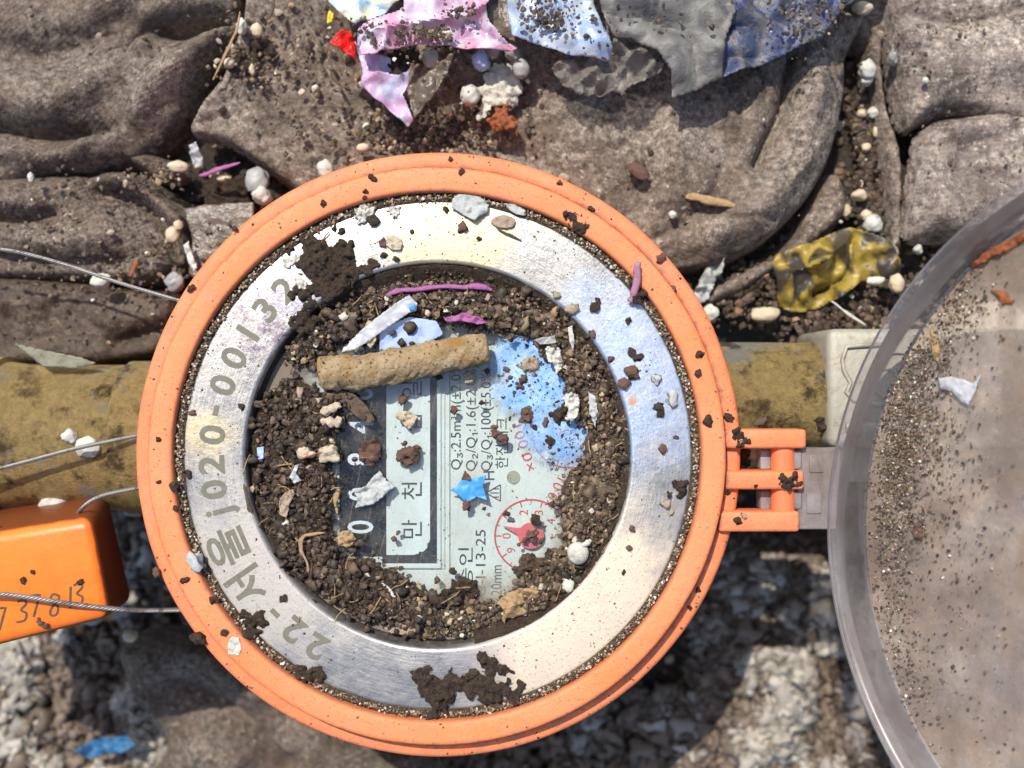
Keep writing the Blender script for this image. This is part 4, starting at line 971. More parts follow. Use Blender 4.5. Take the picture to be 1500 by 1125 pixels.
V, F = lid_lathe([(Rl - .02, .05), (Rl + .035, .03), (Rl + .04, -.04), (Rl - .03, -.09), (Rl - .06, -hd + .08), (Rl - .13, -hd), (Rl - .20, -hd + .03), (Rl - .17, -hd + .14), (Rl - .13, -.12), (Rl - .11, 0.0), (Rl - .06, .045), (Rl - .02, .05)])
mesh_obj('lid_wall', V, F, MT['lid_wall'], lid, True, 45)
V, F = lid_lathe([(0.001, -hd - .02), (2.5, -hd - .02), (Rl - .19, -hd + .03)]); 
mesh_obj('lid_panel', V, [f for f in F], MT['lid_panel'], lid, True, 60)
def onlid(px_, py_, off=0.0):
    """point of the lid's inner face in line with the plan point"""
    d_ = np.array([(px_ - 750) / 100, (562.5 - py_) / 100, 0]) - np.array([0, 0, H]); o_ = np.array([0, 0, H]); c_ = edge_c - n_ax * (hd - .03 - off)
    k_ = np.dot(c_ - o_, n_ax) / np.dot(d_, n_ax); return o_ + d_ * k_
tab = part_box('lid_tab', 1168, 1232, 656, 776, -.55, -.30, 'lid_tab', lid, .05)
part_box('tab_window', 1186, 1206, 666, 692, -.30, -.27, 'lid_tab', tab, .01)
part_box('tab_window', 1182, 1203, 722, 752, -.30, -.27, 'lid_tab', tab, .01)
for y0, y1 in ((659, 688), (719, 747)):
    part_box('lid_knuckle', 1114, 1130, y0, y1, -.75, -.42, 'lid_tab', lid, .03)
    part_box('lid_knuckle', 1160, 1176, y0, y1, -.60, -.28, 'lid_tab', lid, .04)

# ------------------------------------------------------------------ brass pipes and valve
def pipe(name, label, x0, x1, cy_, z, r, prof, mat='brass'):
    a = P(x0, cy_, z); b = P(x1, cy_, z); seg = 64; V = []; 
    m_ = len(prof)
    for (t_, k_) in prof:
        for j in range(seg):
            an = 2 * math.pi * j / seg; rr_ = r * k_ * (1 + .008 * math.sin(3 * an + t_ * 9))
            V.append((a[0] + (b[0] - a[0]) * t_, a[1] + rr_ * math.cos(an), z + rr_ * math.sin(an)))
    F = [(i * seg + j, (i + 1) * seg + j, (i + 1) * seg + (j + 1) % seg, i * seg + (j + 1) % seg) for i in range(m_ - 1) for j in range(seg)]
    o = mesh_obj(name, V, F, MT[mat], smooth=True, sharp=40)
    return tag(o, label, 'pipe')
pipe('brass_pipe', 'thick tarnished brass pipe coupling entering the meter from the left', -10, 330, 640, -2.15, 1.24, [(0, .85), (0, 1.0), (.03, 1.07), (.075, 1.07), (.085, 1.0), (.12, .985), (.16, .97), (.3, .965), (.6, .97), (.61, 1.02), (1, 1.02)])
pipe('metal_pipe', 'grey green pipe end behind the left brass coupling', -200, 5, 640, -2.2, 1.1, [(0, 1), (1, 1)], 'castmetal')
pipe('brass_pipe', 'tarnished brass pipe between the meter and the grey valve body', 960, 1226, 580, -1.75, .88, [(0, 1.02), (.3, 1.02), (.31, .99), (.8, .98), (.86, .99), (.93, .95), (.98, .86), (1, .8)])
vb = empty('valve_body', P(1380, 570, -2.4)); tag(vb, 'grey cast valve body with raised emblem outline behind the clear lid', 'valve')
a = P(1213, 656, -.8); b = P(1600, 481, -.8)
V, F = box(a[0], b[0], a[1], b[1], -2.8, -.8, .14)
V = np.array(V); V[:, 2] += .03 * fbm(V[:, 0] * 3, V[:, 1] * 3, 2, 4)
mesh_obj('casting', V, F, MT['castmetal'], vb, True, 60)
V, F = tube([P(1222, 668, -1.7), P(1600, 668, -1.7)], .42, 24); mesh_obj('lower_boss', V, F, MT['castmetal'], vb, True, 50)
V, F = tube([(P(1238, 0, -.8)[0], P(0, 626, -.8)[1], -.8), (P(1330, 0, -.8)[0], P(0, 624, -.8)[1], -.8)], .08, 12); mesh_obj('ridge', V, F, MT['castmetal'], vb, True, 50)
def raised(name, pts, w=.035):
    V, F = tube([P(a_, b_, -.785) for a_, b_ in pts], w, 8); mesh_obj(name, V, F, MT['castmetal'], vb, True)
raised('emblem_outline', [(1300, 504), (1262, 506), (1240, 508), (1234, 526), (1236, 542), (1246, 560), (1240, 574), (1250, 586), (1280, 592), (1330, 592)])
raised('emblem_circle', [(1315 + 38 * math.cos(k), 552 + 36 * math.sin(k)) for k in np.linspace(0, 6.283, 33)], .025)
raised('emblem_circle', [(1298 + 20 * math.cos(k), 560 + 20 * math.sin(k)) for k in np.linspace(0, 6.283, 25)], .02)

# ------------------------------------------------------------------ seal wires and the orange tag
def wire(label, pts, rad=.038):
    p = spline([P(a_, b_, c_) for a_, b_, c_ in pts], 60 // max(1, len(pts) - 1) + 20)
    s_ = np.r_[0, np.cumsum(np.linalg.norm(np.diff(p, axis=0), axis=1))]
    N_ = int(s_[-1] / .018) + 2; ss = np.linspace(0, s_[-1], N_); p = np.stack([np.interp(ss, s_, p[:, i]) for i in range(3)], -1)
    T = np.gradient(p, axis=0); T /= np.linalg.norm(T, axis=1)[:, None]; sd = np.cross(T, [0, 0, 1.0]); sd /= np.linalg.norm(sd, axis=1)[:, None]; up = np.cross(sd, T)
    root = empty('seal_wire', tuple(p[0])); tag(root, label, 'wire')
    for k in range(4):
        ph = ss * 2 * math.pi / .24 + k * math.pi / 2
        V, F = tube(p + rad * .62 * (np.cos(ph)[:, None] * sd + np.sin(ph)[:, None] * up), rad * .5, 6); mesh_obj('wire_strand', V, F, MT['wire'], root, True)
wire('twisted steel wire running over the left cloths to the rim', [(-40, 362, -1.2), (20, 368, -1.2), (90, 386, -1.2), (180, 416, -1.1), (275, 444, -.95)], .029)
wire('twisted steel wire crossing the left brass pipe', [(-40, 697, -.75), (40, 676, -.68), (120, 655, -.65), (220, 634, -.8)], .029)
wire('short twisted steel wire from the orange tag up to the rim', [(112, 760, -.75), (120, 745, -.5), (150, 726, -.5), (215, 712, -.7)], .030)
wire('steel wire end sticking out at the far left above the orange tag', [(-30, 760, -.5), (-5, 770, -.45), (14, 782, -.7)], .029)
wire('twisted steel wire lying across the numbered orange tag', [(-40, 868, .02), (20, 872, -.04), (100, 884, -.08), (170, 892, -.25), (215, 894, -.55), (275, 893, -.8)], .036)

tagbox = empty('seal_tag', P(60, 850, -1.9)); tag(tagbox, 'orange plastic seal tag with a handwritten number, at the left edge', 'tag')
top = [(-140, 802), (134, 757), (162, 905), (-140, 980)]
bot = [(-150, 765), (150, 722), (184, 915), (-150, 1000)]
import bmesh
bm = bmesh.new()
vt = [bm.verts.new(P(a_, b_, -.22)) for a_, b_ in top]; vb_ = [bm.verts.new(P(a_ * 1.0, b_, -1.75)) for a_, b_ in [(-160, 770), (158, 718), (196, 880), (-160, 972)]]
bm.faces.new(vt[::-1]); bm.faces.new(vb_)
for i in range(4): bm.faces.new((vt[i], vt[(i + 1) % 4], vb_[(i + 1) % 4], vb_[i]))
bmesh.ops.recalc_face_normals(bm, faces=bm.faces[:])
bmesh.ops.bevel(bm, geom=bm.edges[:], offset=.17, segments=6, affect='EDGES', profile=.5)
V = [tuple(v.co) for v in bm.verts]; F = [tuple(v.index for v in f.verts) for f in bm.faces]; bm.free()
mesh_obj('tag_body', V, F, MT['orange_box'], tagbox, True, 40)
# handwritten digits as flat pen strokes
G = {'7': [[(0, 1), (.62, 1), (.3, 0)]], '3': [[(0, .95), (.4, 1), (.55, .8), (.25, .55), (.6, .35), (.5, .05), (0, .02)]], '8': [[(.5, .9), (.2, 1), (.05, .8), (.5, .4), (.45, .05), (.1, .05), (.1, .35), (.55, .75), (.5, .92)]], '1': [[(.25, 1), (.28, 0)]]}
for ch, a_, b_ in (('7', -8, 924), ('3', 24, 912), ('7', 42, 905), ('8', 72, 903), ('1', 96, 892), ('3', 106, 888)):
    for st in G[ch]:
        pts_ = spline(st, 5) if ch in '38' else np.array(st)
        rot_ = R(9); out = []
        for gx_, gy_ in pts_:
            x_, y_ = gx_ * 24, gy_ * 32; out.append((a_ + x_ * math.cos(rot_) - (-y_) * 0 + y_ * .05, b_ - y_ - x_ * math.sin(rot_)))
        if ch == '7':   # finer sampling keeps the corner
            out = [tuple(np.array(out[i]) * (1 - t2) + np.array(out[i + 1]) * t2) for i in range(len(out) - 1) for t2 in (0, .25, .5, .75)] + [out[-1]]
        polyline_part('handwriting', out, 3.4, -.217, 'bark', tagbox, .004)

# ------------------------------------------------------------------ soil on the dial glass
def soil_patch(label, poly, hgt, seed, mat='soil', z=ZG, ragged=10, step=2.0, edge=20):
    def zf(X, Y, dd):
        h_ = np.clip(dd / edge, 0, 1) ** .6
        return -.012 + hgt * .8 * h_ * (.65 + .6 * fbm(X / 26, Y / 26, 3, seed)) + h_ * (.16 * np.sqrt(np.clip(1 - cells(X / 15 + fbm(X / 9, Y / 9, 2, 3), Y / 15 + fbm(X / 9, Y / 9, 2, 4), seed), 0, 1)) + .07 * np.sqrt(np.clip(1 - cells(X / 6 + fbm(X / 4, Y / 4, 2, 3), Y / 6, seed + 5), 0, 1)) - .10) + .02
    V, F = sheet(poly, step, z, zf, ragged=ragged, snap=False)
    o = mesh_obj('soil', V, F, MT[mat], smooth=True)
    return tag(o, label, 'soil', None, 'stuff'), V
SP = [('dark soil heaped over the left half of the dial glass', [(366, 620), (385, 575), (430, 548), (470, 572), (500, 588), (504, 606), (494, 640), (494, 700), (488, 740), (486, 790), (500, 815), (560, 826), (610, 856), (650, 872), (700, 885), (705, 905), (640, 925), (560, 918), (480, 880), (420, 825), (382, 770), (364, 700)], .22, 5, 'soil', DARK, 5500),
      ('dark gritty soil across the top of the dial glass', [(420, 520), (450, 470), (500, 440), (560, 422), (640, 412), (720, 416), (780, 440), (830, 480), (800, 500), (740, 492), (700, 482), (640, 470), (600, 466), (560, 470), (520, 490), (490, 515), (450, 540)], .20, 6, 'soil', MIXED, 5200),
      ('tan cracked soil along the right side of the dial glass', [(790, 440), (840, 480), (880, 540), (905, 600), (916, 660), (912, 720), (895, 790), (850, 850), (800, 890), (750, 900), (735, 880), (760, 850), (800, 820), (825, 790), (822, 750), (815, 720), (835, 690), (858, 665), (862, 630), (845, 600), (832, 570), (812, 530), (790, 510)], .26, 7, 'soil_tan', TAN, 5000),
      ('tan grit along the bottom of the dial glass', [(560, 860), (610, 862), (640, 880), (690, 872), (730, 880), (750, 905), (700, 925), (640, 930), (580, 915)], .12, 8, 'soil_tan', TAN, 2600),
      ('dark wet soil patch at the lower right of the glass edge', [(790, 850), (840, 815), (880, 790), (893, 800), (860, 850), (820, 885), (790, 890)], .2, 9, 'soil', DARK, 500)]
for lb, poly, hg, sd, mt, w_, cnt in SP:
    o, V = soil_patch(lb, poly, hg, sd, mt)
    ix = rng.integers(0, len(V), cnt); s = .007 + .055 * rng.random(cnt) ** 5
    pts = V[ix] + np.c_[rng.normal(0, .05, cnt), rng.normal(0, .05, cnt), s * .3 + .002]
    rr_ = np.hypot(pts[:, 0] - CM[0], pts[:, 1] - CM[1]); kp = rr_ < 2.74
    pts[:, 2] = np.maximum(pts[:, 2], ZG + .01)
    grains('soil_grains', pts[kp], s[kp], pal(int(kp.sum()), w_), MT['grain'], label='loose grains on the ' + lb, cat='soil')
# larger clods and hair roots in the soil on the glass
def clods(label, regions, size, w_):
    pp = clus(regions); m = len(pp); Vs = []
    cc = pal(m, w_); s_ = size[0] + (size[1] - size[0]) * rng.random(m) ** 1.8
    for i in range(m):
        V0_, F0_ = lump(int(rng.integers(1, 60)), .75, 2, 2.1)
        p_ = np.array(P(pp[i, 0], pp[i, 1], -.16)); E_ = np.array(Euler(rng.uniform(0, 6, 3)).to_matrix())
        Vs.append((V0_ * s_[i] * rng.uniform(.45, 1.3, 3)) @ E_ * [1, 1, .75] + p_)
    k_ = len(Vs[0]); F_ = (F0_[None] + (np.arange(m) * k_)[:, None, None]).reshape(-1, 3)
    o = mesh_obj('soil_clods', np.concatenate(Vs), F_, MT['grain'], smooth=True)
    ca = o.data.color_attributes.new('col', 'FLOAT_COLOR', 'POINT'); ca.data.foreach_set('color', np.c_[cc, np.ones(m)].repeat(k_, 0).astype(np.float32).ravel())
    tag(o, label, 'soil', None, 'stuff')
clods('irregular dark clods in the soil over the left of the glass', [(430, 640, 32, 40, 80), (430, 740, 34, 40, 90), (480, 830, 40, 24, 70), (580, 890, 50, 14, 60), (470, 590, 30, 16, 40), (520, 470, 40, 18, 50)], (.03, .095), DARK)
clods('irregular brown clods in the soil over the right of the glass', [(880, 700, 16, 60, 90), (850, 800, 22, 34, 60), (780, 470, 40, 16, 50), (860, 560, 16, 40, 40), (700, 440, 50, 10, 40), (800, 860, 26, 16, 40)], (.03, .09), MIXED)
Vr, Fr, n0 = [], [], 0
for (cx_, cy_, sx_, sy_, m_) in [(430, 700, 34, 90, 20), (560, 880, 80, 20, 12), (860, 720, 26, 80, 14), (640, 440, 100, 14, 10), (470, 400, 40, 30, 6)]:
    for _ in range(m_):
        a_, b_ = rng.normal(cx_, sx_), rng.normal(cy_, sy_); th = rng.uniform(0, 6.3); L_ = rng.uniform(8, 34); pl_ = []
        for k in range(6):
            pl_.append(P(a_, b_, -.13 + rng.uniform(0, .10))); th += rng.normal() * .22; a_ += math.cos(th) * L_ / 5; b_ += math.sin(th) * L_ / 5
        V_, F_ = tube(spline(pl_, 4), rng.uniform(.005, .011), 5); Vr.append(np.array(V_)); Fr += [tuple(i + n0 for i in f) for f in F_]; n0 += len(V_)
o = mesh_obj('root_fibres', np.concatenate(Vr), Fr, MT['wood'], smooth=True); tag(o, 'fine dry root fibres caught in the soil on the meter', 'roots', None, 'stuff')
# dirt packed between glass and steel ring from ten o'clock to four o'clock
a = rng.uniform(R(-75), R(128), 3000); r_ = 2.80 + rng.normal(0, .055, 3000); 
pts = np.c_[CM[0] + r_ * np.cos(a), CM[1] + r_ * np.sin(a), -.34 + .16 * np.clip((r_ - 2.68) / .18, 0, 1) + rng.uniform(0, .05, 3000)]
kp = (r_ < 2.87); grains('soil_grains', pts[kp], rng.uniform(.015, .05, 3000)[kp], pal(3000, DARK)[kp], MT['grain'], label='dirt packed along the inner edge of the steel ring', cat='soil')
V, F = lathe([(2.86, -.20), (2.82, -.12), (2.76, -.20), (2.66, -.30), (2.60, -.36)], CM, 260, .05)
aa = np.arctan2(V[:, 1] - CM[1], V[:, 0] - CM[0]); V[:, 2] += .05 * fbm(V[:, 0] * 9, V[:, 1] * 9, 3, 8)
keep = lambda f: all(R(-80) < aa[i] < R(125) for i in f)
o = mesh_obj('soil', V, [f for f in F if keep(f)], MT['soil'], smooth=True); tag(o, 'bank of dirt against the inner edge of the steel ring', 'soil', None, 'stuff')
# sand in the groove between the steel ring and the orange rim
V, F = lathe([(3.70, -.2), (3.735, -.085), (3.78, -.06), (3.83, -.07), (3.875, -.10), (3.90, -.2)], CM, 300, .02)
V[:, 2] += .03 * fbm(V[:, 0] * 12, V[:, 1] * 12, 3, 18)
o = mesh_obj('sand', V, F, MT['soil_tan'], smooth=True); tag(o, 'sand filling the groove between steel ring and orange rim', 'sand', None, 'stuff')
m = 3600; a = rng.uniform(0, 2 * math.pi, m); r_ = 3.80 + np.clip(rng.normal(0, .028, m), -.07, .06)
pts = np.c_[CM[0] + r_ * np.cos(a), CM[1] + r_ * np.sin(a), -.055 + rng.uniform(-.02, .03, m)]
grains('sand_grains', pts, rng.uniform(.007, .026, m), pal(m, LITE), MT['grain'], label='sand grains in the groove inside the orange rim', cat='sand')
# fine specks on rim, ring and glass
def ringspecks(lb, r0, r1, z, m, size, w_, conc=None):
    a = rng.uniform(0, 2 * math.pi, m); r_ = rng.uniform(r0, r1, m)
    if conc is not None:
        kp = vn(np.cos(a) * r_ * 2.2 + 20, np.sin(a) * r_ * 2.2 + 20, conc) > rng.uniform(.15, .95, m); a, r_ = a[kp], r_[kp]; m = len(a)
    s = size[0] + (size[1] - size[0]) * rng.random(m) ** 3
    grains('dirt_specks', np.c_[CM[0] + r_ * np.cos(a), CM[1] + r_ * np.sin(a), np.full(m, z) + s * .2], s, pal(m, w_), MT['grain'], label=lb, cat='dirt', flat=.5)
ringspecks('fine dirt specks on the raised top of the orange rim', 3.9, 4.18, .065, 380, (.004, .022), DARK, 3)
ringspecks('fine dirt specks on the outer lip of the orange rim', 4.26, 4.48, -.26, 1100, (.005, .024), DARK, 5)
ringspecks('fine dirt specks on the steel ring', 2.88, 3.72, -.078, 1700, (.004, .020), MIXED, 7)
ringspecks('fine dirt specks on the dial glass', 0.1, 2.6, ZG, 420, (.006, .022), DARK, 9)
pp = clus([(800, 560, 40, 45, 330), (830, 650, 22, 20, 160)]); m = len(pp); f_ = (H - ZG) / H
grains('dirt_specks', np.c_[(pp[:, 0] - 750) / 100 * f_, (562.5 - pp[:, 1]) / 100 * f_, np.full(m, ZG + .012)], .006 + .03 * rng.random(m) ** 3, pal(m, DARK), MT['grain'], label='dirt specks over the blue reflection on the glass', cat='dirt', flat=.5)
scrap('sky_reflection', 'painted blue sky reflection on the upper right of the dial glass', 'film', [(722, 492), (760, 488), (800, 500), (826, 540), (842, 590), (868, 630), (872, 665), (850, 690), (800, 690), (768, 660), (735, 640), (712, 600), (712, 540)], ZG + .006, 'sky_reflection', .0, 30, 2, 4, thick=.003, ragged=5)  # thin sheet added to stand in for the sky mirrored in the glass

# clumps of soil on the meter
cluster('soil_clump', 'largest dark soil clump, spread over the steel ring at upper left', 'soil', [(446, 352, 9), (455, 368, 13), (452, 384, 13), (470, 360, 12), (468, 380, 14), (486, 376, 12), (500, 358, 9), (508, 372, 10), (512, 390, 9), (488, 396, 13), (466, 400, 12), (480, 412, 12), (500, 412, 11), (518, 404, 10), (538, 398, 9), (545, 388, 7), (462, 424, 9), (446, 432, 9), (430, 430, 8), (478, 430, 10), (495, 426, 9), (456, 444, 7), (508, 398, 10), (425, 364, 6), (412, 368, 5)], -.09, 'soil', .025, seed=31)
cluster('soil_clump', 'dark soil clump on the glass edge just below the largest clump', 'soil', [(436, 462, 9), (446, 470, 10), (434, 474, 8), (455, 478, 8), (442, 482, 8), (462, 470, 5)], -.12, 'soil', .022, seed=32)
cluster('soil_clump', 'jagged dark soil clump on the steel ring at its eight o clock side', 'soil', [(362, 902, 7), (370, 912, 10), (382, 906, 8), (362, 924, 9), (374, 926, 8), (360, 936, 5), (386, 914, 6)], -.09, 'soil', .022, seed=33)
cluster('soil_clump', 'dark soil clump on the lower left edge of the steel ring', 'soil', [(440, 982, 8), (452, 988, 10), (466, 984, 8), (470, 994, 6), (446, 998, 6)], -.07, 'soil', .022, seed=34)
cluster('soil_clump', 'wide dark soil clump across the bottom of steel ring and orange rim', 'soil', [(610, 985, 8), (622, 995, 12), (640, 1002, 14), (655, 1012, 13), (640, 1022, 14), (625, 1012, 11), (648, 1036, 11), (636, 1042, 9), (672, 1000, 11), (690, 990, 9), (690, 1010, 13), (712, 1004, 12), (735, 1010, 12), (752, 1018, 10), (765, 1006, 8), (725, 1022, 10), (660, 990, 8)], -.07, 'soil', .028, seed=35)
cluster('soil_clump', 'upright dark soil clump on the steel ring above the wide bottom clump', 'soil', [(704, 962, 6), (710, 970, 8), (722, 976, 8), (736, 982, 8), (716, 984, 7), (748, 984, 5)], -.08, 'soil', .022, seed=36)
cluster('soil_clump', 'dark soil clump on the steel ring near its three o clock side', 'soil', [(992, 710, 8), (1000, 718, 8), (996, 728, 6), (1002, 706, 5)], -.08, 'soil', .02, seed=37)
cluster('soil_clump', 'dark soil clump on the orange rim at its one o clock side', 'soil', [(838, 316, 7), (848, 318, 5), (846, 332, 7), (856, 330, 6), (836, 328, 4)], .03, 'soil', .018, seed=38)
cluster('soil_clump', 'round dark soil clump on the white panel of the counter', 'soil', [(600, 664, 11), (592, 668, 9), (608, 670, 9), (600, 676, 8), (612, 658, 5)], ZG, 'redbrown', .02, seed=39)
cluster('soil_clump', 'dark soil clump at the bottom of the dial below the lettering', 'soil', [(672, 860, 12), (684, 856, 11), (690, 866, 9), (664, 872, 8), (680, 874, 9), (650, 872, 6)], ZG, 'soil', .022, seed=40)
cluster('soil_clump', 'dark soil clump on the middle hinge arm', 'soil', [(1146, 702, 6), (1156, 706, 8), (1164, 700, 6), (1150, 712, 6), (1162, 710, 5)], -.13, 'soil', .018, seed=41)
cluster('soil_clump', 'dark soil clump where the upper hinge arm joins the rim', 'soil', [(1080, 642, 7), (1088, 645, 7), (1084, 652, 5)], -.14, 'soil', .018, seed=42)
cluster('soil_clump', 'dark soil in the opening between upper and middle hinge arms', 'soil', [(1088, 665, 9), (1084, 676, 8), (1096, 684, 6)], -.75, 'soil', .02, seed=43)
cluster('soil_clump', 'dark clump in the centre of the red pointer', 'soil', [(776, 786, 7), (784, 790, 6), (770, 792, 5), (782, 780, 4)], ZG, 'redbrown', .018, seed=44)
cluster('soil_clump', 'lumpy dark and tan soil at the foot of the lower dial', 'soil', [(778, 815, 9), (790, 822, 10), (770, 828, 9), (802, 812, 8), (760, 836, 8), (785, 838, 10), (808, 830, 9), (822, 820, 7)], ZG, 'soil_tan', .025, seed=45)
cluster('soil_clump', 'dark soil clump on the blue reflection, right side', 'soil', [(768, 606, 6), (776, 612, 6), (764, 614, 4)], ZG, 'redbrown', .016, seed=46)
cluster('soil_clump', 'dark soil clump at the edge of the blue reflection near the peel', 'soil', [(818, 604, 8), (826, 600, 7), (814, 612, 6), (828, 614, 6)], ZG, 'soil', .02, seed=47)
cluster('soil_clump', 'elongated dark clump in the middle of the blue reflection', 'soil', [(766, 558, 5), (762, 566, 5), (770, 552, 3)], ZG, 'redbrown', .015, seed=48)
cluster('soil_clump', 'tan and grey crumb clump high on the blue reflection', 'soil', [(772, 534, 9), (782, 530, 8), (764, 538, 6), (778, 540, 7)], ZG, 'tanflake', .02, seed=49)
cluster('soil_clump', 'brown crumb clump left of the lower edge of the blue reflection', 'soil', [(728, 636, 7), (734, 642, 6), (724, 630, 4)], ZG, 'redbrown', .016, seed=50)
cluster('grit_clump', 'cream grit between the upper and middle hinge arms', 'grit', [(1112, 668, 9), (1120, 676, 8), (1110, 680, 7), (1122, 664, 6)], -.85, 'foam', .02, seed=51)
cluster('soil_clump', 'dark soil on the orange tag beside its handwriting', 'soil', [(60, 912, 5), (66, 918, 4), (56, 906, 3)], -.2, 'redbrown', .015, seed=52)
lump_obj('pebble', 'smooth cream pebble between the upper and middle hinge arms', 'pebble', 1102, 664, -.8, 12, 'bead_tan', (.9, 1, .7), rough=.1, seed=2)

# single crumbs: px, py, radius, colour
CR = [(546, 322, 8, 'd'), (514, 360, 6, 'd'), (490, 335, 4, 'd'), (581, 380, 4, 'd'), (562, 374, 4, 'd'), (604, 339, 3, 'd'), (546, 262, 5, 'd'), (536, 281, 4, 'd'), (534, 290, 3, 'd'), (474, 298, 4, 'd'), (345, 336, 4, 'd'), (280, 422, 5, 'd'),
      (677, 334, 8, 'b'), (653, 307, 4, 'd'), (702, 350, 3, 'd'), (870, 450, 7, 'd'), (876, 440, 4, 'd'), (815, 432, 6, 't'), (838, 453, 8, 't'), (920, 470, 4, 'd'), (925, 515, 6, 'd'), (935, 524, 6, 'd'), (895, 526, 5, 'b'), (868, 490, 5, 'b'),
      (925, 545, 9, 'b'), (915, 562, 8, 'b'), (983, 585, 9, 'g'), (961, 556, 8, 'g'), (964, 596, 6, 'd'), (968, 606, 5, 'd'), (970, 658, 6, 'b'), (990, 640, 3, 'b'), (975, 738, 7, 't'), (983, 750, 4, 't'), (926, 775, 4, 'b'), (921, 802, 4, 'b'), (914, 838, 3, 'd'),
      (1037, 616, 8, 'd'), (1067, 611, 6, 'd'), (1024, 519, 5, 'd'), (1023, 546, 5, 'd'), (866, 307, 4, 'd'), (820, 268, 4, 'b'), (676, 252, 4, 'd'), (660, 233, 3, 'd'), (985, 424, 5, 'b'), (967, 378, 6, 'b'), (1022, 864, 4, 'd'), (1010, 890, 3, 'd'), (1066, 722, 3, 'd'),
      (285, 830, 3, 'g'), (288, 820, 11, 'g'), (232, 643, 4, 'd'), (233, 706, 3, 'd'), (255, 712, 6, 'd'), (258, 744, 4, 'd'), (272, 850, 5, 'd'), (313, 878, 6, 'd'), (230, 838, 6, 'b'), (291, 934, 9, 'd'), (330, 926, 5, 'd'), (276, 695, 5, 'd'), (354, 596, 5, 'd'), (282, 605, 4, 'b'), (416, 876, 5, 'd'), (374, 748, 4, 'd'),
      (742, 752, 4, 'd'), (709, 745, 3, 'd'), (683, 740, 6, 'b'), (785, 762, 7, 'd'), (805, 645, 6, 'd'), (800, 618, 5, 'b'), (784, 626, 4, 'd'), (742, 541, 4, 'b'), (747, 553, 3, 'b'), (714, 543, 4, 'd'), (642, 552, 5, 'd'), (706, 590, 4, 'd'), (590, 586, 6, 'b'), (665, 600, 5, 'b'),
      (578, 790, 4, 'b'), (583, 780, 3, 'b'), (640, 850, 5, 'b'), (620, 866, 5, 't'), (612, 892, 6, 't'), (560, 862, 5, 't'), (800, 522, 6, 'd'), (820, 505, 5, 'd'), (118, 852, 4, 'd'), (34, 850, 4, 'd'), (48, 837, 3, 'd'), (1171, 709, 4, 'd'), (1107, 712, 3, 'd'), (1090, 755, 4, 't'), (1080, 762, 5, 'd')]
LBL = {}
for k, (a_, b_, r_, cl) in enumerate(CR):
    dx_, dy_ = a_ - 640.5, 668 - b_; rad = math.hypot(dx_, dy_)
    clock = (math.degrees(math.atan2(dx_, dy_)) / 30) % 12; hr = ['twelve', 'one', 'two', 'three', 'four', 'five', 'six', 'seven', 'eight', 'nine', 'ten', 'eleven', 'twelve'][int(round(clock))]
    if rad > 449: where, z_ = ('orange seal tag', -.21) if a_ < 200 else ('orange hinge arms', -.12)
    elif rad > 421: where, z_ = 'outer lip of the orange rim', -.25
    elif rad > 380: where, z_ = 'raised top of the orange rim', .06
    elif rad > 330: where, z_ = 'outer half of the steel ring', -.08
    elif rad > 284: where, z_ = 'inner half of the steel ring', -.08
    elif rad > 190: where, z_ = 'outer part of the dial glass', ZG
    else: where, z_ = 'middle part of the dial glass', ZG
    cn = {'d': 'dark', 'b': 'brown', 't': 'tan', 'g': 'pale grey'}[cl]; mt = {'d': 'soil', 'b': 'redbrown', 't': 'tanflake', 'g': 'greyflake'}[cl]
    sn = 'tiny' if r_ <= 4 else ('small' if r_ <= 6 else 'large')
    lb = f'{sn} {cn} crumb on the {where}' + (f' near {hr} o clock' if rad < 445 else (f', {"upper" if b_ < 845 else "lower"} one' if a_ < 200 else f' {"at the tip" if a_ > 1140 else "near the rim"}'))
    LBL.setdefault(lb, []).append((a_, k)); CRO = globals().setdefault('CRO', {}); CRO[k] = lump_obj('soil_crumb', lb, 'crumb', a_, b_, z_, r_ * 1.1, mt, (1.1, .8, .55), rot=k * .9, rough=.75, seed=k, group='soil crumbs scattered over the meter', sub=2)

for lb, v in LBL.items():
    if len(v) > 1:
        for i, (_x, k) in enumerate(sorted(v)):
            CRO[k]['label'] = ['leftmost', 'rightmost'][i > 0] + ' ' + lb if i in (0, len(v) - 1) else 'in-between ' + lb
# flakes, chips and scraps lying on the meter
scrap('paint_flake', 'pale grey paint flake lapping over the top of the steel ring', 'flake', [(663, 290), (672, 284), (705, 288), (716, 300), (714, 312), (702, 318), (696, 324), (684, 318), (672, 310), (661, 304)], .0, 'greyflake', .05, 14, 61, 2, .025)
scrap('paint_flake', 'small pale grey flake against the orange rim right of the top', 'flake', [(740, 298), (752, 298), (770, 308), (768, 316), (756, 314), (746, 308)], .0, 'greyflake', .04, 14, 62, 2, .025)
scrap('stone_chip', 'flat brown oval stone on the steel ring near the top', 'chip', [(720, 322), (730, 316), (745, 316), (755, 322), (752, 332), (738, 334), (724, 330)], -.03, 'tanflake', .03, 20, 63, 2, .05, rounded=3)
scrap('wood_chip', 'square beige chip on the steel ring left of the top', 'chip', [(566, 346), (576, 344), (588, 350), (590, 358), (586, 366), (574, 366), (566, 360)], -.03, 'cream', .03, 12, 64, 1.5, .05)
scrap('bark_chip', 'small brown chip beside the square beige chip', 'chip', [(554, 354), (562, 346), (566, 356), (564, 362), (556, 360)], -.03, 'redbrown', .03, 12, 65, 1.5, .04)
scrap('foam_crumb', 'white foam bits on the outer edge of the steel ring at eleven o clock', 'foam', [(517, 312), (528, 300), (540, 296), (550, 304), (548, 312), (538, 324), (526, 328)], -.03, 'peel', .06, 8, 66, 1.5, .05, ragged=2.5)
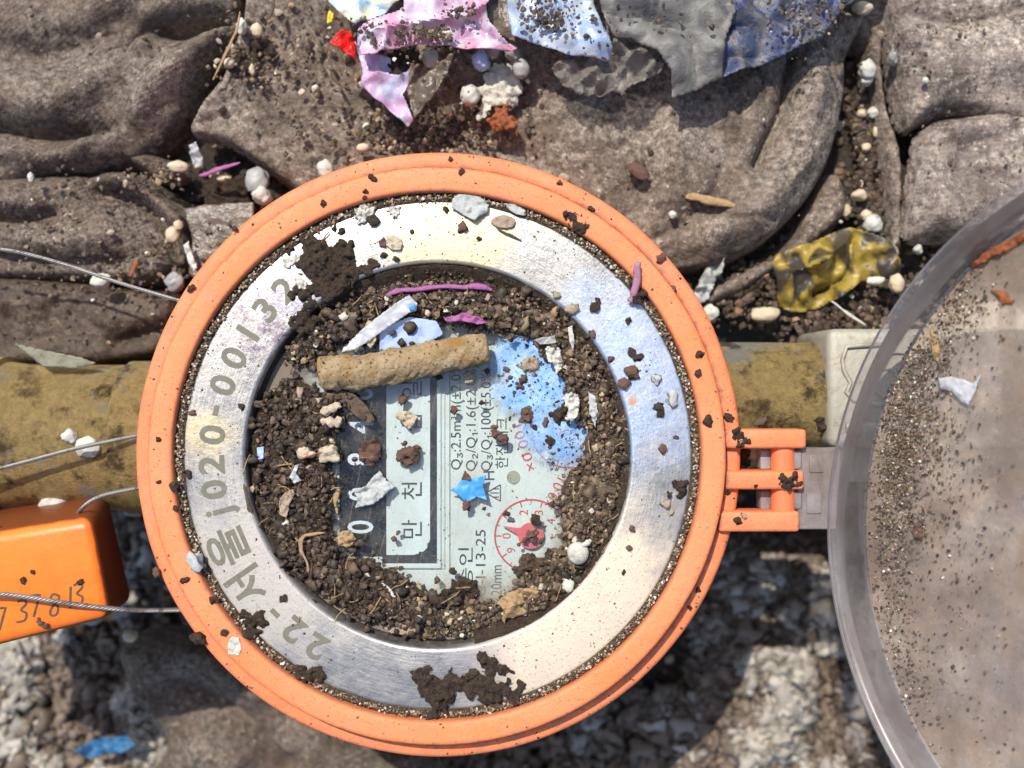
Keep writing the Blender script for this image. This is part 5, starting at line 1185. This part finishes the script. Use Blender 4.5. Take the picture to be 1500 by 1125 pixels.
scrap('foam_crumb', 'white foam bit left of the large grey paint flake', 'foam', [(566, 306), (576, 300), (586, 304), (584, 314), (574, 318)], -.03, 'peel', .06, 8, 67, 1.5, .05, ragged=2)
scrap('foam_crumb', 'white crust showing left of the largest soil clump', 'foam', [(412, 380), (428, 372), (442, 370), (440, 384), (424, 390), (416, 392)], -.05, 'peel', .05, 8, 68, 1.5, .03, ragged=3)
scrap('foam_crumb', 'white crust in the fork below the largest soil clump', 'foam', [(430, 408), (440, 406), (452, 418), (458, 428), (446, 428), (436, 420)], -.05, 'peel', .05, 8, 69, 1.5, .03, ragged=2)
strip('twig', 'thin dark root on the steel ring below the brown oval stone', [(726, 332, -.04), (738, 340, -.04), (750, 345, -.04), (764, 352, -.05)], .02, 'bark', cat='twig')
strip('plastic_strip', 'dusty pink strip standing across the orange rim at two o clock', [(926, 442, .02), (931, 418, .12), (935, 384, .2)], .05, 'rosegrey', taper=False)
cluster('soil_clump', 'dark ant-like crumbs beside the dusty pink strip', 'soil', [(938, 430, 5), (934, 440, 5), (943, 428, 3), (924, 415, 4)], .02, 'soil', .015, seed=70)
strip('plastic_strip', 'long pink strip curved along the top edge of the glass', [(562, 432, -.18), (600, 424, -.12), (650, 420, -.1), (700, 421, -.12), (722, 426, -.16)], .05, 'magenta')
scrap('plastic_scrap', 'magenta plastic scrap above the spongy stick', 'scrap', [(650, 466), (668, 462), (680, 458), (700, 464), (714, 472), (700, 475), (676, 470), (656, 472)], -.05, 'magenta', .06, 14, 71, 1.6, .015, curl=.03)
scrap('plastic_strip', 'milky plastic strip with a blue tip above the spongy stick', 'plastic strip', [(520, 492), (545, 470), (580, 444), (600, 432), (611, 444), (610, 455), (600, 458), (570, 478), (540, 500), (520, 512), (500, 516), (510, 504)], -.06, 'film_strip', .04, 24, 72, 2, .02)
scrap('plastic_scrap', 'blue tip of print on the milky strip', 'scrap', [(598, 450), (608, 444), (609, 454), (600, 455)], -.028, 'starblue', .01, 14, 73, 1.5, .01)
scrap('paper_scrap', 'ragged white paper shred at the left end of the milky strip', 'scrap', [(498, 518), (510, 500), (528, 488), (534, 498), (528, 512), (512, 518)], -.10, 'peel', .06, 8, 74, 1.5, .02, ragged=3)
scrap('paper_scrap', 'peach coloured shred hanging from the milky strip', 'scrap', [(532, 492), (548, 484), (552, 498), (544, 510), (536, 504)], -.12, 'cream', .04, 10, 75, 1.5, .015)
scrap('plastic_scrap', 'bluish grey plastic plate behind the spongy stick', 'scrap', [(556, 490), (570, 476), (600, 464), (640, 470), (650, 490), (620, 506), (556, 514)], -.20, 'bead_blue', .03, 30, 76, 2.5, .02)
scrap('plastic_scrap', 'bright blue star shaped plastic scrap on the dial lettering', 'scrap', [(657, 718), (668, 714), (677, 700), (690, 702), (712, 696), (708, 712), (714, 733), (698, 728), (684, 738), (674, 728), (664, 720)], ZG + .03, 'starblue', .03, 20, 77, 1.6, .015)
scrap('bark_chip', 'brown bit sticking to the top of the blue star scrap', 'chip', [(676, 702), (681, 688), (688, 698), (690, 704)], ZG + .06, 'redbrown', .02, 10, 78, 1.3, .02)
scrap('paper_flake', 'grey speckled flake lying across the number drums', 'flake', [(518, 720), (536, 712), (548, 696), (556, 690), (566, 704), (574, 706), (577, 714), (564, 726), (548, 738), (522, 744), (524, 728)], ZG + .07, 'greyflake', .06, 14, 79, 1.8, .03)
scrap('bark_chip', 'reddish brown chip left of the grey speckled flake', 'chip', [(522, 660), (530, 648), (552, 642), (560, 660), (556, 678), (538, 684), (526, 676)], ZG + .06, 'redbrown', .07, 14, 80, 2, .05, ragged=2)
scrap('leaf_flake', 'beige double lobed flake on the white counter panel', 'flake', [(578, 608), (588, 600), (602, 604), (612, 610), (606, 624), (598, 628), (588, 618)], ZG + .04, 'cream', .05, 10, 81, 1.6, .03)
scrap('leaf_flake', 'small beige crumb flake on the dial lettering near the stick', 'flake', [(678, 548), (688, 544), (696, 552), (692, 560), (682, 562)], ZG + .03, 'tanflake', .03, 10, 82, 1.5, .03)
scrap('husk', 'slender grey brown husk pointing from the stick to the drums', 'husk', [(466, 562), (490, 566), (520, 578), (540, 598), (550, 616), (540, 622), (522, 610), (500, 590), (474, 572)], ZG + .2, 'bark', .04, 20, 83, 2, .04)
scrap('wood_chip', 'flaky orange tan wood chip at the lower right of the glass', 'chip', [(728, 884), (742, 868), (762, 862), (784, 858), (804, 862), (808, 872), (796, 884), (776, 900), (752, 906), (736, 908), (740, 896)], -.16, 'wood', .12, 16, 84, 1.8, .07, ridges=[([(738, 890), (770, 880), (800, 868)], 4, .06, 'v')])
scrap('bark_chip', 'long cracked bark piece at the right edge of the glass', 'chip', [(862, 640), (880, 600), (896, 640), (906, 690), (902, 740), (884, 780), (868, 760), (862, 700)], -.15, 'bark', .10, 20, 85, 2.4, .07, ragged=5)
scrap('leaf_flake', 'thin grey leaf sliver on the bark at the right of the glass', 'flake', [(862, 574), (872, 580), (876, 604), (872, 626), (864, 606)], -.06, 'greyflake', .04, 10, 86, 1.6, .02)
scrap('paper_scrap', 'pale grey curled sliver above the blue reflection', 'scrap', [(782, 498), (796, 494), (812, 492), (816, 502), (804, 504), (790, 504)], -.10, 'bead_grey', .03, 12, 87, 1.4, .02)
scrap('paper_scrap', 'flaky white peel at the right edge of the blue reflection', 'scrap', [(798, 510), (806, 504), (818, 508), (826, 524), (824, 540), (814, 550), (812, 536), (800, 526)], -.14, 'peel', .06, 9, 88, 1.5, .03, ragged=2)
scrap('paper_scrap', 'flaky cream peel lower on the right edge of the blue reflection', 'scrap', [(822, 584), (836, 572), (848, 580), (850, 600), (840, 620), (828, 614), (832, 600)], -.12, 'peel', .06, 9, 89, 1.5, .03, ragged=3)
scrap('paper_scrap', 'tall cream splinter above the peel by the glass edge', 'scrap', [(832, 480), (838, 478), (842, 500), (840, 514), (834, 502)], -.06, 'peel', .04, 9, 90, 1.5, .02)
scrap('paper_flake', 'tan curled flake on the dark soil at lower left of the glass', 'flake', [(408, 735), (418, 720), (430, 716), (432, 724), (424, 740), (420, 758), (410, 754)], -.08, 'tanflake', .05, 10, 91, 1.5, .02)
scrap('paper_flake', 'white film bit on the dark soil at left of the glass', 'flake', [(424, 698), (432, 682), (438, 680), (434, 694), (442, 704), (430, 708)], -.08, 'film_strip', .04, 10, 92, 1.3, .015)
scrap('paper_flake', 'ochre chip on the soil below the number drums', 'flake', [(490, 792), (500, 778), (514, 776), (522, 790), (514, 800), (498, 800)], -.10, 'wood', .06, 10, 93, 1.5, .04)
scrap('paper_flake', 'pale tan flake at the bottom edge of the glass', 'flake', [(560, 918), (574, 912), (600, 916), (612, 924), (600, 930), (572, 928)], -.2, 'tanflake', .04, 12, 94, 1.6, .03)
scrap('paper_scrap', 'pale pinkish flake stuck on the orange rim at lower left', 'scrap', [(334, 942), (340, 932), (350, 934), (354, 950), (350, 960), (334, 958)], .08, 'peel', .03, 12, 95, 1.5, .02)
scrap('paint_flake', 'small white chip at the far left under the glass edge', 'flake', [(376, 656), (386, 654), (386, 672), (378, 674)], -.14, 'bead_blue', .02, 12, 96, 1.5, .02)
strip('straw', 'thin white splinter on the tan grit at the bottom of the glass', [(560, 854, -.12), (572, 866, -.12), (586, 884, -.12)], .028, 'peel', cat='splinter')
strip('straw', 'olive straw lying on the number drums', [(500, 712, -.22), (492, 730, -.22), (494, 752, -.22)], .035, 'wood', cat='straw')
strip('straw', 'curled dry root on the soil below the number drums', [(476, 780, -.08), (446, 786, -.06), (440, 804, -.06), (450, 824, -.06), (452, 838, -.08)], .028, 'wood', cat='root')
strip('straw', 'rusty hair thin root across the dark soil on the glass', [(440, 672, -.06), (460, 666, -.04), (478, 662, -.06)], .014, 'rust', cat='root')
strip('twig', 'dark splinter leaning over the inner edge of the steel ring at left', [(357, 708, -.02), (362, 730, -.03), (368, 752, -.1), (380, 776, -.2), (392, 796, -.28)], .035, 'bark', cat='twig')
strip('twig', 'short black twig on the right brass pipe', [(1106, 624, -.85), (1114, 619, -.82), (1122, 614, -.85)], .05, 'bark', cat='twig')
cluster('soil_clump', 'dark soil stuck on the right end of the brass pipe', 'soil', [(1200, 620, 6), (1206, 628, 5), (1198, 612, 4)], -.98, 'soil', .018, seed=97)

for (lb, bl, sd) in [('upper wrinkled cream nodule on the soil beside the drums', [(478, 602, 9), (488, 598, 8), (494, 594, 6)], 101), ('middle wrinkled cream nodule under the upper one', [(484, 618, 8), (496, 618, 9), (474, 618, 6)], 102), ('left wrinkled cream nodule low on the dark soil', [(446, 664, 9), (456, 666, 8)], 103), ('right wrinkled cream nodule beside its lower neighbour', [(476, 662, 10), (486, 660, 10), (490, 670, 8), (474, 672, 7)], 104)]:
    cluster('nodule', lb, 'nodule', bl, -.14, 'cream', .014, .25, sd, .8, .025, kids=1)
o = lump_obj('bead', 'white round bead with a pointed tip on the tan soil right of the red dial', 'bead', 846, 808, -.18, 17, 'bead', (.95, 1, .9), rough=.06, seed=4)
strip('straw', 'tip of dry white film on the white bead', [(852, 800, .05), (860, 795, .02), (864, 792, -.02)], .04, 'bead', cat='film')

# spongy stick
p0, p1 = np.array(P(468, 549, -.10)), np.array(P(716, 512, -.08)); m_ = 150; sg = 56; V = []
ax = (p1 - p0) / np.linalg.norm(p1 - p0); sdv = np.cross(ax, [0, 0, 1.0]); sdv /= np.linalg.norm(sdv); upv = np.cross(sdv, ax)
for i in range(m_):
    t_ = i / (m_ - 1); e_ = min(t_, 1 - t_) * m_ / 5; cap_ = min(1, .86 + .14 * min(1, e_ * 2)) if 0 < i < m_ - 1 else .72
    for j in range(sg):
        an = 2 * math.pi * j / sg
        rr_ = (.242 - .03 * t_) * cap_ * (1 + .20 * float(fbm(np.array(t_ * 9 + math.cos(an)), np.array(math.sin(an) * 1.4 + 5), 4, 7)) + .09 * float(fbm(np.array(t_ * 42 + 2 * math.cos(an)), np.array(math.sin(an) * 4 + 5), 3, 9)))
        V.append(p0 + ax * np.linalg.norm(p1 - p0) * t_ + sdv * .035 * math.sin(t_ * 4.2) + rr_ * (math.cos(an) * sdv * 1.05 + math.sin(an) * upv * .9))
F = [(i * sg + j, i * sg + (j + 1) % sg, (i + 1) * sg + (j + 1) % sg, (i + 1) * sg + j) for i in range(m_ - 1) for j in range(sg)] + [tuple(range(sg))[::-1], tuple((m_ - 1) * sg + j for j in range(sg))]
o = mesh_obj('stick', V, F, MT['stick'], smooth=True, sharp=70); tag(o, 'thick spongy beige stick lying across the top of the dial glass', 'stick')

strew('soil_crumbs', 'soil crumbs clinging to the spongy stick', 'soil', [(600, 528, 70, 10, 70), (700, 515, 14, 10, 30), (500, 545, 20, 9, 20)], lambda a, b: .10, (.008, .026), DARK)
# ------------------------------------------------------------------ dirt on the lid
def lidgrains(lb, regions, size, w_, off=.02):
    pp = clus(regions); pts = np.array([onlid(a_, b_, off) for a_, b_ in pp]); m = len(pts)
    inr = np.linalg.norm(pts - (edge_c - n_ax * hd), axis=1) < Rl - .15
    s = size[0] + (size[1] - size[0]) * rng.random(m) ** 2.5
    grains('sand_grains', pts[inr], s[inr], pal(m, w_)[inr], MT['grain'], label=lb, cat='sand', flat=.9)
lidgrains('sand banked along the inner edge of the clear lid', [(1330, 600, 24, 50, 1500), (1310, 700, 18, 60, 1300), (1365, 520, 24, 30, 700), (1400, 450, 26, 22, 500), (1305, 800, 16, 60, 500), (1310, 900, 18, 60, 400), (1330, 1000, 24, 50, 350), (1350, 650, 40, 70, 900)], (.006, .028), TAN)
lidgrains('dirt specks scattered over the dusty clear lid', [(1420, 700, 70, 160, 260), (1420, 950, 60, 110, 200), (1350, 770, 24, 20, 120), (1440, 420, 30, 40, 60), (1400, 820, 60, 100, 120)], (.006, .030), MIXED)
def lid_scrap(name, label, cat, poly, mat, amp=.05, seed=0, step=2.0, thick=.03, off=.05):
    V, F = sheet(poly, step, 0, lambda X, Y, dd: amp * fbm(X / 12, Y / 12, 3, seed) + .02 * np.clip(dd / 4, 0, 1), snap=True)
    pxs = V[:, 0] * 100 + 750; pys = 562.5 - V[:, 1] * 100
    W_ = np.array([onlid(a_, b_, off + zz) for a_, b_, zz in zip(pxs, pys, V[:, 2])])
    o = mesh_obj(name, W_, F, MT[mat], smooth=True, sharp=40); s_ = o.modifiers.new('thickness', 'SOLIDIFY'); s_.thickness = thick
    return tag(o, label, cat)
lid_scrap('bark_strip', 'long rusty bark strip stuck on the clear lid at the right edge', 'bark', [(1418, 388), (1432, 374), (1452, 362), (1480, 350), (1512, 330), (1512, 348), (1484, 364), (1456, 378), (1434, 390), (1424, 396)], 'rust', .1, 3)
lid_scrap('plastic_scrap', 'bluish white torn film scrap stuck on the dusty lid', 'film', [(1374, 554), (1392, 551), (1414, 556), (1424, 562), (1436, 548), (1430, 572), (1418, 594), (1406, 588), (1394, 574), (1376, 570)], 'film_strip', .04, 4)
lid_scrap('bark_strip', 'small tan bark strip in the sand bank of the lid', 'bark', [(1362, 478), (1372, 490), (1378, 512), (1374, 530), (1366, 528), (1364, 506)], 'wood', .08, 5)
lid_scrap('bark_chip', 'reddish woody crumb on the lid below the bark strip', 'chip', [(1450, 424), (1474, 428), (1482, 444), (1468, 448), (1462, 438)], 'rust', .08, 6)
lid_scrap('bark_chip', 'rusty crumb patch on the lid near the right centre', 'chip', [(1338, 770), (1346, 762), (1352, 776), (1350, 792), (1340, 790), (1336, 780)], 'redbrown', .08, 7)
